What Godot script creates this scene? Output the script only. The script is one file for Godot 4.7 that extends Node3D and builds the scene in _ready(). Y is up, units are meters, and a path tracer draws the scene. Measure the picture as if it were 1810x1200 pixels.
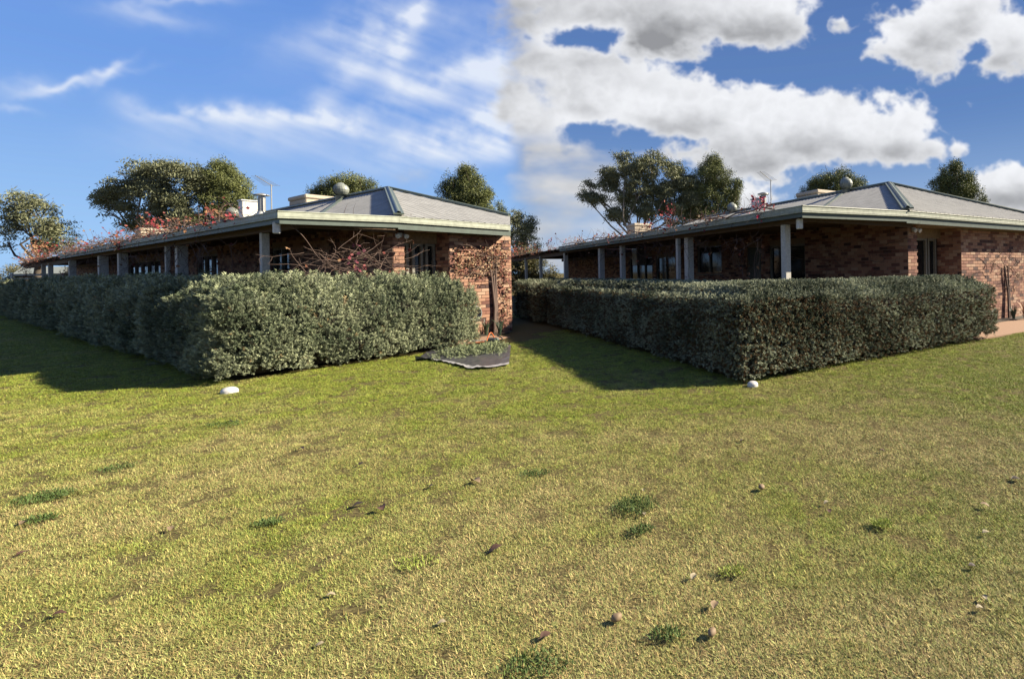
extends Node3D
# Two brick verandah houses behind clipped hedges, on one lawn.  Metres, y up, the camera looks along -z.

const EXPO := 3.0
const ALB := 0.78       # scales every base colour below to its real reflectance
var rng := RandomNumberGenerator.new()
var fn := FastNoiseLite.new()
var fn2 := FastNoiseLite.new()
var M := {}
var used := {}
var site := {}

# ---------------------------------------------------------------- naming
func numbered(n: String) -> String:
	if not used.has(n):
		used[n] = 0
		return n
	used[n] += 1
	return "%s_%03d" % [n, used[n]]

func tag(o: Node, label: String, category: String, group := "", kind := "") -> void:
	if label != "": o.set_meta("label", label)
	if category != "": o.set_meta("category", category)
	if group != "": o.set_meta("group", group)
	if kind != "": o.set_meta("kind", kind)

func thing(called: String, label: String, category: String, t := Transform3D(), group := "") -> Node3D:
	var o := Node3D.new()
	o.name = numbered(called)
	add_child(o)
	o.transform = t
	tag(o, label, category, group)
	return o

func part(called: String, mesh: Mesh, m: Material, parent: Node, kind := "") -> MeshInstance3D:
	var o := MeshInstance3D.new()
	o.name = numbered(called) if parent == self else called
	o.mesh = mesh
	o.material_override = m
	parent.add_child(o, true)
	if kind != "": o.set_meta("kind", kind)
	return o

func copies(called: String, mesh: Mesh, m: Material, parent: Node, xf: Array, cols: Array, kind := "") -> MultiMeshInstance3D:
	var mm := MultiMesh.new()
	mm.transform_format = MultiMesh.TRANSFORM_3D
	mm.use_colors = true
	mm.mesh = mesh
	var n := xf.size()
	mm.instance_count = n
	var buf := PackedFloat32Array()
	buf.resize(n * 16)
	for i in n:
		var t: Transform3D = xf[i]
		var c: Color = cols[i]
		var k := i * 16
		buf[k] = t.basis.x.x; buf[k + 1] = t.basis.y.x; buf[k + 2] = t.basis.z.x; buf[k + 3] = t.origin.x
		buf[k + 4] = t.basis.x.y; buf[k + 5] = t.basis.y.y; buf[k + 6] = t.basis.z.y; buf[k + 7] = t.origin.y
		buf[k + 8] = t.basis.x.z; buf[k + 9] = t.basis.y.z; buf[k + 10] = t.basis.z.z; buf[k + 11] = t.origin.z
		buf[k + 12] = c.r * ALB; buf[k + 13] = c.g * ALB; buf[k + 14] = c.b * ALB; buf[k + 15] = 1.0
	mm.buffer = buf
	var o := MultiMeshInstance3D.new()
	o.name = numbered(called) if parent == self else called
	o.multimesh = mm
	o.material_override = m
	parent.add_child(o, true)
	if kind != "": o.set_meta("kind", kind)
	return o

# ---------------------------------------------------------------- shapes
func mb() -> SurfaceTool:
	var s := SurfaceTool.new()
	s.begin(Mesh.PRIMITIVE_TRIANGLES)
	s.set_smooth_group(-1)
	return s

func fin(s: SurfaceTool) -> ArrayMesh:
	s.generate_normals()
	return s.commit()

func tri(s: SurfaceTool, a: Vector3, b: Vector3, c: Vector3) -> void:
	s.add_vertex(a); s.add_vertex(b); s.add_vertex(c)

func quad(s: SurfaceTool, a: Vector3, b: Vector3, c: Vector3, d: Vector3) -> void:
	tri(s, a, b, c); tri(s, a, c, d)

# box from lo to hi in a frame
func box(s: SurfaceTool, lo: Vector3, hi: Vector3, f := Transform3D()) -> void:
	var p := []
	for i in 8:
		p.append(f * Vector3(hi.x if i & 1 else lo.x, hi.y if i & 2 else lo.y, hi.z if i & 4 else lo.z))
	quad(s, p[0], p[1], p[3], p[2]); quad(s, p[5], p[4], p[6], p[7])
	quad(s, p[4], p[0], p[2], p[6]); quad(s, p[1], p[5], p[7], p[3])
	quad(s, p[2], p[3], p[7], p[6]); quad(s, p[4], p[5], p[1], p[0])

# chamfered box: the eight corners cut back by c on every edge
func cbox(s: SurfaceTool, lo: Vector3, hi: Vector3, c: float, f := Transform3D()) -> void:
	var m := (lo + hi) * 0.5
	var h := (hi - lo) * 0.5
	var corner := func(sx: float, sy: float, sz: float, ax: int) -> Vector3:
		var v := Vector3(sx * h.x, sy * h.y, sz * h.z)
		for k in 3:
			if k != ax: v[k] -= signf(v[k]) * c
		return f * (m + v)
	for ax in 3:
		var u := (ax + 1) % 3
		var w := (ax + 2) % 3
		for sg in [1.0, -1.0]:
			var q := []
			for e in [[-1.0, -1.0], [1.0, -1.0], [1.0, 1.0], [-1.0, 1.0]]:
				var sv := Vector3.ZERO
				sv[ax] = sg; sv[u] = e[0] * sg; sv[w] = e[1]
				q.append(corner.call(sv.x, sv.y, sv.z, ax))
			quad(s, q[3], q[2], q[1], q[0])
	for ax in 3:
		var u := (ax + 1) % 3
		var w := (ax + 2) % 3
		for su in [1.0, -1.0]:
			for sw in [1.0, -1.0]:
				var q := []
				for e in [[-1.0, u], [1.0, u], [1.0, w], [-1.0, w]]:
					var sv := Vector3.ZERO
					sv[ax] = e[0]; sv[u] = su; sv[w] = sw
					q.append(corner.call(sv.x, sv.y, sv.z, e[1]))
				if su * sw > 0: quad(s, q[0], q[1], q[2], q[3])
				else: quad(s, q[3], q[2], q[1], q[0])
	for i in 8:
		var sv := Vector3(1.0 if i & 1 else -1.0, 1.0 if i & 2 else -1.0, 1.0 if i & 4 else -1.0)
		tri(s, corner.call(sv.x, sv.y, sv.z, 0), corner.call(sv.x, sv.y, sv.z, 1), corner.call(sv.x, sv.y, sv.z, 2))

# square bar between two points
func bar(s: SurfaceTool, a: Vector3, b: Vector3, w: float, h: float) -> void:
	var d := b - a
	var z := d.normalized()
	var x := Vector3.UP.cross(z)
	x = x.normalized() if x.length() > 0.01 else Vector3.RIGHT
	var f := Transform3D(Basis(x, z.cross(x), z), a)
	box(s, Vector3(-w / 2, -h / 2, 0), Vector3(w / 2, h / 2, d.length()), f)

# tapered tube along points
func tube(s: SurfaceTool, pts: Array, r0: float, r1: float, sides := 5, smooth := true) -> void:
	if smooth: s.set_smooth_group(0)
	var n := pts.size()
	var prev := []
	var x := Vector3.RIGHT
	for i in n:
		var p: Vector3 = pts[i]
		var q0: Vector3 = pts[max(i - 1, 0)]
		var q1: Vector3 = pts[min(i + 1, n - 1)]
		var t := (q1 - q0).normalized()
		x = x - t * x.dot(t)
		if x.length() < 0.05: x = t.cross(Vector3(0.3, 0.2, 0.9))
		x = x.normalized()
		var y := t.cross(x)
		var r := lerpf(r0, r1, float(i) / float(maxi(n - 1, 1)))
		var ring := []
		for k in sides:
			var an := TAU * k / sides
			ring.append(p + (x * cos(an) + y * sin(an)) * r)
		if i > 0:
			for k in sides:
				var k2 := (k + 1) % sides
				quad(s, prev[k], ring[k], ring[k2], prev[k2])
		prev = ring
	if smooth: s.set_smooth_group(-1)

func lathe(s: SurfaceTool, prof: Array, sides := 20, at := Vector3.ZERO, smooth := true) -> void:
	if smooth: s.set_smooth_group(0)
	for i in prof.size() - 1:
		var p: Vector2 = prof[i]
		var q: Vector2 = prof[i + 1]
		for k in sides:
			var a := TAU * k / sides
			var b := TAU * (k + 1) / sides
			var p0 := at + Vector3(cos(a) * p.x, p.y, sin(a) * p.x)
			var p1 := at + Vector3(cos(b) * p.x, p.y, sin(b) * p.x)
			var q0 := at + Vector3(cos(a) * q.x, q.y, sin(a) * q.x)
			var q1 := at + Vector3(cos(b) * q.x, q.y, sin(b) * q.x)
			if p.x > 0.0001: tri(s, p0, q0, p1)
			if q.x > 0.0001: tri(s, p1, q0, q1)
	if smooth: s.set_smooth_group(-1)

# ---------------------------------------------------------------- materials
func lin(r: float, g: float, b: float) -> Color:
	return Color(r * ALB, g * ALB, b * ALB).linear_to_srgb()

func noise_tex(seed_: int, freq: float, oct: int, ramp: Array, size := 512) -> ImageTexture:
	var n := FastNoiseLite.new()
	n.seed = seed_
	n.noise_type = FastNoiseLite.TYPE_SIMPLEX_SMOOTH
	n.frequency = freq
	n.fractal_octaves = oct
	var im := n.get_seamless_image(size, size)
	im.convert(Image.FORMAT_L8)
	var d := im.get_data()
	var lut := PackedByteArray()
	lut.resize(768)
	for i in 256:
		var t := i / 255.0 * (ramp.size() - 1)
		var k := mini(int(t), ramp.size() - 2)
		var c: Color = (ramp[k] as Color).lerp(ramp[k + 1], t - k).linear_to_srgb()
		lut[i * 3] = int(c.r * 255.0); lut[i * 3 + 1] = int(c.g * 255.0); lut[i * 3 + 2] = int(c.b * 255.0)
	var o := PackedByteArray()
	o.resize(size * size * 3)
	for i in size * size:
		var v := d[i] * 3
		o[i * 3] = lut[v]; o[i * 3 + 1] = lut[v + 1]; o[i * 3 + 2] = lut[v + 2]
	return ImageTexture.create_from_image(Image.create_from_data(size, size, false, Image.FORMAT_RGB8, o))

func mat(called: String, col: Color, rough := 0.8, metal := 0.0) -> StandardMaterial3D:
	var m := StandardMaterial3D.new()
	m.albedo_color = col
	m.roughness = rough
	m.metallic = metal
	M[called] = m
	return m

func grain(m: StandardMaterial3D, t: Texture2D, scale := 1.0, world := false) -> StandardMaterial3D:
	m.albedo_texture = t
	m.uv1_triplanar = true
	m.uv1_world_triplanar = world
	m.uv1_scale = Vector3.ONE * scale
	return m

func leafy(called: String, back: Color, rough := 0.6) -> StandardMaterial3D:
	var m := mat(called, Color.WHITE, rough)
	m.vertex_color_use_as_albedo = true
	m.cull_mode = BaseMaterial3D.CULL_DISABLED
	m.backlight_enabled = true
	m.backlight = back
	m.metallic_specular = 0.35
	return m

func make_materials() -> void:
	var grey := [Color(0.55, 0.55, 0.55), Color(0.8, 0.8, 0.8), Color(1, 1, 1)]
	var t_soft := noise_tex(3, 0.012, 5, grey)
	var t_fine := noise_tex(5, 0.06, 4, [Color(0.45, 0.45, 0.45), Color(0.8, 0.8, 0.8), Color(1, 1, 1)])
	var t_soil := noise_tex(11, 0.05, 5, [Color(0.02, 0.017, 0.01), Color(0.06, 0.05, 0.025), Color(0.11, 0.095, 0.04), Color(0.22, 0.185, 0.09)])
	var lawn := mat("lawn", Color.WHITE, 0.95)
	grain(lawn, t_soil, 1.3, true)
	lawn.metallic_specular = 0.15
	leafy("grass", Color(0.35, 0.35, 0.12), 0.65)
	leafy("hedge", Color(0.12, 0.14, 0.07), 0.6).metallic_specular = 0.2
	leafy("tree_leaf", Color(0.3, 0.32, 0.12), 0.55)
	leafy("vine_leaf", Color(0.25, 0.12, 0.08), 0.6).metallic_specular = 0.25
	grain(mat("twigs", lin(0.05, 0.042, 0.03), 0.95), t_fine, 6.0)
	grain(mat("bark_pale", lin(0.34, 0.29, 0.23), 0.85), t_soft, 2.0)
	grain(mat("bark_dark", lin(0.10, 0.08, 0.06), 0.9), t_fine, 3.0)
	grain(mat("cane", lin(0.15, 0.10, 0.08), 0.85), t_fine, 8.0)
	var bricks := [[0.42, 0.235, 0.155], [0.29, 0.135, 0.095], [0.18, 0.08, 0.06], [0.50, 0.33, 0.23], [0.09, 0.045, 0.04]]
	for i in 5:
		var b: Array = bricks[i]
		grain(mat("brick%d" % i, lin(b[0], b[1], b[2]), 0.9), t_fine, 4.0 + i)
	var bw := mat("brickwork", Color.WHITE, 0.9)
	grain(bw, t_fine, 5.0)
	bw.vertex_color_use_as_albedo = true
	grain(mat("mortar", lin(0.36, 0.28, 0.21), 0.95), t_fine, 6.0)
	grain(mat("roof", lin(0.37, 0.375, 0.36), 0.7), t_soft, 0.35)
	M.roof.metallic_specular = 0.3
	grain(mat("cap", lin(0.15, 0.185, 0.15), 0.45), t_soft, 1.1)
	grain(mat("gutter", lin(0.37, 0.41, 0.33), 0.5), t_soft, 0.8)
	grain(mat("fascia", lin(0.055, 0.09, 0.075), 0.5), t_soft, 0.8)
	grain(mat("ceiling", lin(0.12, 0.085, 0.055), 0.85), t_soft, 1.5)
	grain(mat("soffit", lin(0.30, 0.22, 0.135), 0.8), t_soft, 1.5)
	grain(mat("timber", lin(0.13, 0.085, 0.055), 0.85), t_fine, 2.0)
	grain(mat("post", lin(0.60, 0.59, 0.53), 0.7), t_soft, 3.0)
	grain(mat("frame", lin(0.24, 0.235, 0.20), 0.6), t_soft, 2.0)
	grain(mat("door", lin(0.10, 0.13, 0.12), 0.6), t_soft, 2.0)
	mat("glass", lin(0.012, 0.014, 0.015), 0.06).metallic_specular = 0.45
	grain(mat("concrete", lin(0.15, 0.125, 0.10), 0.9), t_fine, 1.5)
	grain(mat("paving", lin(0.38, 0.235, 0.15), 0.9), t_fine, 2.0)
	grain(mat("mulch", lin(0.06, 0.045, 0.03), 0.95), t_fine, 4.0)
	grain(mat("white", lin(0.75, 0.75, 0.72), 0.5), t_soft, 2.0)
	grain(mat("zinc", lin(0.42, 0.43, 0.42), 0.45, 0.35), t_soft, 3.0)
	grain(mat("vent", lin(0.30, 0.33, 0.29), 0.5, 0.2), t_soft, 3.0)
	grain(mat("cream", lin(0.55, 0.47, 0.36), 0.7), t_soft, 2.0)
	grain(mat("pine", lin(0.38, 0.27, 0.15), 0.7), t_soft, 2.5)
	mat("iron", lin(0.03, 0.03, 0.032), 0.6)
	mat("orange", lin(0.55, 0.13, 0.03), 0.5)
	grain(mat("dome", lin(0.72, 0.71, 0.68), 0.45), t_soft, 6.0)
	grain(mat("tarp_top", lin(0.075, 0.075, 0.085), 0.35), t_fine, 2.0)
	grain(mat("tarp_edge", lin(0.45, 0.45, 0.46), 0.35), t_fine, 2.0)
	for e in [["leaf_brown", 0.10, 0.05, 0.03], ["leaf_dark", 0.035, 0.022, 0.016], ["leaf_tan", 0.27, 0.19, 0.11], ["leaf_pale", 0.36, 0.31, 0.2]]:
		var lm := grain(mat(e[0], lin(e[1], e[2], e[3]), 0.7), t_fine, 20.0)
		lm.cull_mode = BaseMaterial3D.CULL_DISABLED

# ---------------------------------------------------------------- sky
# Clouds are laid in a chart of the forward sky: x and y grow to the right and down, 876 units per unit of tangent.
const CUM := [
	[960, 20, 260, 100], [1130, 20, 260, 95], [1290, 15, 150, 85], [1380, 30, 70, 55], [960, 130, 150, 110],
	[1050, 175, 200, 90], [1200, 205, 170, 85], [1330, 220, 180, 86], [1470, 228, 170, 74], [1580, 235, 105, 60], [1640, 255, 55, 35], [1350, 280, 120, 45],
	[1560, 178, 45, 26], [1690, 265, 34, 18], [940, 260, 130, 90], [1000, 330, 120, 90], [930, 390, 170, 100], [1000, 440, 150, 60],
	[1640, 72, 78, 66], [1700, 20, 120, 66], [1785, 75, 76, 70], [1580, 88, 38, 24], [1900, 60, 140, 80],
	[1330, 345, 44, 30], [1750, 335, 70, 40], [1840, 335, 110, 52], [1713, 188, 16, 11], [1578, 12, 34, 16], [1478, 38, 14, 10],
]
const HOLES := [[1015, 68, 34, 12], [1730, 88, 18, 22], [1140, 252, 60, 14], [1040, 236, 24, 9]]
# long soft streaks: centre, half length, half width, tilt in degrees (rising to the right), strength
const CIR := [
	[690, 100, 70, 46, 70, 0.75], [735, 25, 60, 20, 66, 0.75], [705, 95, 55, 20, 85, 0.6], [815, 135, 190, 36, 22, 0.95], [890, 215, 210, 42, 14, 1.1], [840, 262, 170, 28, 8, 0.8], [900, 150, 60, 60, 0, 0.5],
	[570, 222, 95, 16, -12, 1.0], [440, 210, 150, 22, 4, 0.75], [330, 205, 80, 11, -3, 0.75], [230, 192, 50, 20, -25, 0.35], [610, 130, 80, 26, 45, 0.6], [650, 60, 110, 50, 30, 0.35],
	[130, 146, 95, 8, 14, 0.8], [198, 126, 34, 8, 40, 0.75], [30, 155, 70, 20, 2, 0.3], [260, 30, 100, 18, -8, 0.4], [320, 2, 80, 9, 3, 0.8], [480, 245, 230, 40, 2, 0.4], [820, 40, 120, 45, 10, 0.3], [590, 60, 140, 40, 20, 0.28], [20, 192, 40, 6, -8, 0.3],
]

func sky_at(x: float, y: float, z: float) -> Color:
	var el := rad_to_deg(asin(y))
	var front := z < -0.15
	var px := 0.0
	var py := 0.0
	if front:
		var u := x / -z
		var v := y / -z
		px = 1269.0 + 876.0 * (u + 0.017 * -v)
		py = 478.5 - 876.0 * (v + 0.017 * u)
	else:
		px = 2600.0 + atan2(x, z) * 500.0
		py = 478.5 - el * 15.0
	var side := smoothstep(885.0, 945.0, px) if front else 0.5
	# clear air
	var e := clampf(el / 42.0, 0.0, 1.0)
	var air_l := Color(0.36, 0.60, 0.93).lerp(Color(0.175, 0.36, 0.80), smoothstep(0.0, 0.42, e)).lerp(Color(0.085, 0.20, 0.60), smoothstep(0.3, 1.0, e))
	var air_r := Color(0.36, 0.53, 0.78).lerp(Color(0.125, 0.25, 0.54), smoothstep(0.0, 0.42, e)).lerp(Color(0.075, 0.15, 0.40), smoothstep(0.3, 1.0, e))
	var c := air_l.lerp(air_r, side)
	var n1 := fn.get_noise_3d(px * 0.9, py * 1.6, 3.0)
	var n2 := fn.get_noise_3d(px * 3.1, py * 3.6, 40.0)
	# thin high cloud
	var ci := 0.0
	if side < 1.0 and front:
		for k in CIR:
			var dx: float = px - k[0] + n1 * 22.0
			var dy: float = py - k[1] + n2 * 12.0 + n1 * 10.0
			if absf(dx) > k[2] * 2.2 + 40.0 or absf(dy) > k[2] * 1.6 + 60.0: continue
			var a := deg_to_rad(k[4])
			var p := (dx * cos(a) - dy * sin(a)) / float(k[2])
			var q := (dx * sin(a) + dy * cos(a)) / float(k[3])
			ci += float(k[5]) * exp(-p * p * 1.3 - q * q * 1.1)
		var st := fn2.get_noise_3d((px * 0.94 + py * 0.34) * 0.35, (py * 0.94 - px * 0.34) * 2.2, 9.0)
		ci = clampf(ci * (0.72 + 0.85 * st + 0.35 * n2), 0.0, 0.92)
		c = c.lerp(Color(0.80, 0.86, 0.97), ci * (1.0 - side))
	# heaped cloud
	var f := -99.0
	var sh := 0.0
	var wsum := 0.0001
	var s0 := -99.0
	if front:
		for k in CUM:
			if absf(px - k[0]) > k[2] + 60.0 or absf(py - k[1]) > k[3] + 60.0: continue
			var ex: float = (px - k[0]) / k[2]
			var ey: float = (py - k[1]) / k[3]
			var d: float = (1.0 - sqrt(ex * ex + ey * ey)) * minf(k[2], k[3])
			f = maxf(f, d)
			var w := maxf(0.0, d + 14.0)
			sh += w * ey
			wsum += w
		for k in HOLES:
			var hx: float = (px - k[0]) / k[2]
			var hy: float = (py - k[1]) / k[3]
			f = minf(f, (sqrt(hx * hx + hy * hy) - 1.0) * k[3] * 1.3 + 4.0)
		# the small cloud between the trees on the left
		s0 = (1.0 - sqrt(pow((px - 738.0) / 38.0, 2.0) + pow((py - 321.0) / 12.0, 2.0))) * 14.0
		if px < 860.0: f = -99.0
		if s0 > f:
			f = s0
			sh = -0.3; wsum = 1.0
	else:
		f = fn.get_noise_3d(px * 0.25, py * 0.5, 77.0) * 160.0 - 22.0
		sh = fn.get_noise_3d(px * 0.3, py * 0.6, 99.0)
		wsum = 1.0
	var n3 := fn.get_noise_3d(px * 1.3, py * 1.5, 140.0)
	var n4 := fn2.get_noise_3d(px * 2.2, py * 2.4, 60.0)
	var billow := 0.5 - absf(n4) * 1.6 + n2 * 0.5
	f += n1 * 30.0 + billow * 15.0 + n3 * 18.0 - 8.0
	var soft := smoothstep(215.0, 285.0, py) * smoothstep(1200.0, 1110.0, px) if front else 0.5
	var al := smoothstep(-7.0 - 14.0 * soft, 14.0 + 14.0 * soft, f)
	if front: al *= smoothstep(870.0, 950.0, px + n1 * 110.0 + n3 * 60.0) if px > 860.0 else 1.0
	if al > 0.0:
		var low := clampf(sh / wsum, -1.0, 1.0)
		var thick := smoothstep(0.0, 40.0, f)
		# sunlit heads, grey bases
		var base := smoothstep(-0.25, 0.75, low + n1 * 0.5)
		var g := 0.94 - 0.50 * base * (0.25 + 0.75 * thick) + 0.10 * (billow - 0.3) - 0.04 * thick
		if front:
			g -= 0.20 * thick * smoothstep(1400.0, 1100.0, px) * smoothstep(190.0, 90.0, py)
			var sheet := smoothstep(215.0, 285.0, py) * smoothstep(1200.0, 1110.0, px)
			g = lerpf(g, 0.58 + 0.30 * n1 + 0.12 * fn2.get_noise_3d(px * 0.6, py * 2.4, 5.0), 0.8 * sheet)
			al *= 1.0 - sheet * (0.42 - 0.9 * fn2.get_noise_3d(px * 0.7, py * 2.0, 33.0))
			al = clampf(al, 0.0, 1.0)
		g = clampf(g, 0.32, 1.0)
		c = c.lerp(Color(g * 0.985, g * 0.998, g * 1.03), al * 0.97)
	return c

func make_sky() -> Texture2D:
	var W := 4096
	var H := 2048
	fn.seed = 21; fn.frequency = 0.006; fn.fractal_octaves = 5; fn.noise_type = FastNoiseLite.TYPE_SIMPLEX_SMOOTH
	fn2.seed = 8; fn2.frequency = 0.008; fn2.fractal_octaves = 4; fn2.noise_type = FastNoiseLite.TYPE_SIMPLEX_SMOOTH
	var d := PackedByteArray()
	d.resize(W * H * 3)
	var c0 := int((-58.0 / 360.0 + 0.5) * W) / 8 * 8   # column 0 of the picture looks along -z, so columns are shifted by half below
	var c1 := int((35.0 / 360.0 + 0.5) * W) / 8 * 8
	var r0 := int((90.0 - 34.0) / 180.0 * H) / 8 * 8
	for by in range(0, H, 8):
		for bx in range(0, W, 8):
			var fine := bx >= c0 and bx < c1 and by >= r0 and by < H / 2
			var st := 1 if fine else 8
			for sy in range(0, 8, st):
				for sx in range(0, 8, st):
					var col: Color
					var el := PI / 2 - (by + sy + st * 0.5) / H * PI
					if el < -0.004:
						col = Color(0.16, 0.145, 0.06)
					else:
						el = maxf(el, 0.0)
						var az := ((bx + sx + st * 0.5) / W - 0.5) * TAU
						col = sky_at(sin(az) * cos(el), sin(el), -cos(az) * cos(el))
					col = (col * (1.0 / EXPO)).linear_to_srgb()
					var r := clampi(int(col.r * 255.0 + 0.5), 0, 255)
					var g := clampi(int(col.g * 255.0 + 0.5), 0, 255)
					var b := clampi(int(col.b * 255.0 + 0.5), 0, 255)
					for yy in st:
						var i := ((by + sy + yy) * W + (bx + sx + W / 2) % W) * 3
						for xx in st:
							d[i] = r; d[i + 1] = g; d[i + 2] = b
							i += 3
	return ImageTexture.create_from_image(Image.create_from_data(W, H, false, Image.FORMAT_RGB8, d))

# ---------------------------------------------------------------- sites
# b runs along the front of a house, a along its verandah; both lead away from the camera
func make_sites() -> void:
	site.l = Transform3D(Basis(Vector3.UP, deg_to_rad(58.76)), Vector3(-8.063, 0, -9.099))
	site.r = Transform3D(Basis(Vector3.UP, deg_to_rad(33.92)), Vector3(1.664, 0, -9.600))

func hw(s: String, b: float, y: float, a: float) -> Vector3:
	return site[s] * Vector3(b, y, -a)

func hb(s: String, b: float, y: float, a: float, turn := 0.0) -> Transform3D:
	return Transform3D(site[s].basis * Basis(Vector3.UP, turn), hw(s, b, y, a))

# ---------------------------------------------------------------- house
func brick_face(list: Array, owner: String, o: Vector3, u: Vector3, n: Vector3, w: float, y0: float, y1: float, holes := []) -> void:
	var L := 0.23
	var P := 0.24
	var C := 0.086
	var row := 0
	var y := y0
	while y + 0.07 < y1:
		var x := -0.12 if row % 2 else 0.0
		while x < w - 0.03:
			var a := maxf(x, 0.0)
			var b := minf(x + L, w)
			x += P
			if b - a < 0.04: continue
			var segs := [[a, b]]
			for h in holes:
				if y + C <= h[2] + 0.02 or y >= h[3] - 0.02: continue
				var nx := []
				for sg in segs:
					if sg[1] <= h[0] or sg[0] >= h[1]: nx.append(sg)
					else:
						if h[0] - sg[0] > 0.03: nx.append([sg[0], h[0]])
						if sg[1] - h[1] > 0.03: nx.append([h[1], sg[1]])
				segs = nx
			for sg in segs:
				var r := rng.randf()
				var v := 0 if r < 0.36 else 1 if r < 0.62 else 2 if r < 0.78 else 3 if r < 0.92 else 4
				list.append({"p": o + u * ((sg[0] + sg[1]) * 0.5) + Vector3(0, y + 0.038, 0) + n * rng.randf_range(-0.001, 0.002), "w": sg[1] - sg[0], "u": u, "n": n, "v": v, "o": owner})
		y += C
		row += 1

func lay_bricks(house: Node3D, owners: Dictionary, list: Array, s: String) -> void:
	var unit := mb()
	cbox(unit, Vector3(-0.5, -0.038, -0.03), Vector3(0.5, 0.038, 0.012), 0.003)
	var um := fin(unit)
	for e in list: e.d = (site[s] * (e.p as Vector3)).distance_to(Vector3(0, 1.6, 0)) + (6.0 if e.o == "verandah_wall" else 0.0) + (30.0 if e.p.y < 0.9 else 0.0)
	list.sort_custom(func(x, y): return x.d < y.d)
	var rest := mb()
	var vc := [Color(0.42, 0.235, 0.155), Color(0.29, 0.135, 0.095), Color(0.18, 0.08, 0.06), Color(0.50, 0.33, 0.23), Color(0.09, 0.045, 0.04)]
	var k := 0
	for e in list:
		var f := Transform3D(Basis(e.u, Vector3.UP, e.n), e.p)
		if k < 300:
			var o := part("brick", um, M["brick%d" % e.v], owners[e.o])
			o.transform = Transform3D(Basis(e.u * e.w, Vector3.UP, e.n), e.p)
		else:
			rest.set_color(Color(vc[e.v].r * ALB, vc[e.v].g * ALB, vc[e.v].b * ALB))
			box(rest, Vector3(-e.w / 2, -0.038, -0.02), Vector3(e.w / 2, 0.038, 0.012), f)
		k += 1
	part("brickwork", fin(rest), M.brickwork, house, "stuff")

func v3(b: float, y: float, a: float) -> Vector3:
	return Vector3(b, y, -a)

# ribbed sheeting: ribs every 0.19 m across, running from lo(t) to hi(t) along v
func sheeting(s: SurfaceTool, o: Vector3, u: Vector3, v: Vector3, w: float, lo: Callable, hi: Callable) -> void:
	var n := u.cross(v).normalized()
	if n.y < 0: n = -n
	var prof := [[0.0, 0.0], [0.11, 0.0], [0.138, 0.011], [0.162, 0.011], [0.19, 0.0]]
	var t := 0.0
	while t < w:
		for i in 4:
			var t0: float = minf(t + prof[i][0], w)
			var t1: float = minf(t + prof[i + 1][0], w)
			if t1 - t0 < 0.001: continue
			var l0: float = lo.call(t0)
			var l1: float = lo.call(t1)
			var h0: float = maxf(hi.call(t0), l0)
			var h1: float = maxf(hi.call(t1), l1)
			if h0 - l0 < 0.001 and h1 - l1 < 0.001: continue
			var e0: Vector3 = n * float(prof[i][1])
			var e1: Vector3 = n * float(prof[i + 1][1])
			quad(s, o + u * t0 + v * l0 + e0, o + u * t0 + v * h0 + e0, o + u * t1 + v * h1 + e1, o + u * t1 + v * l1 + e1)
		t += 0.19

func glazing(parent: Node3D, called: String, fr: Material, o: Vector3, u: Vector3, n: Vector3, w: float, y0: float, y1: float, panes: int, mid := -1.0) -> void:
	# a framed opening: frame, panes set back, a sill
	var f := Transform3D(Basis(u, Vector3.UP, n), o)
	var s := mb()
	var fw := 0.06
	box(s, Vector3(0, y0, -0.06), Vector3(w, y0 + fw, 0.02), f)
	box(s, Vector3(0, y1 - fw, -0.06), Vector3(w, y1, 0.02), f)
	for i in panes + 1:
		var x := (w - fw) * i / panes
		box(s, Vector3(x, y0 + fw, -0.058), Vector3(x + fw, y1 - fw, 0.018), f)
	var root := part(called, fin(s), fr, parent)
	for i in panes:
		var g := mb()
		var x := (w - fw) * i / panes + fw
		box(g, Vector3(x + 0.002, y0 + fw + 0.002, -0.05), Vector3((w - fw) * (i + 1) / panes - 0.002, y1 - fw - 0.002, -0.042), f)
		part("pane", fin(g), M.glass, root)
	var sl := mb()
	box(sl, Vector3(-0.05, y0 - 0.05, -0.02), Vector3(w + 0.05, y0 - 0.004, 0.07), f)
	part("sill", fin(sl), fr, root)

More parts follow.
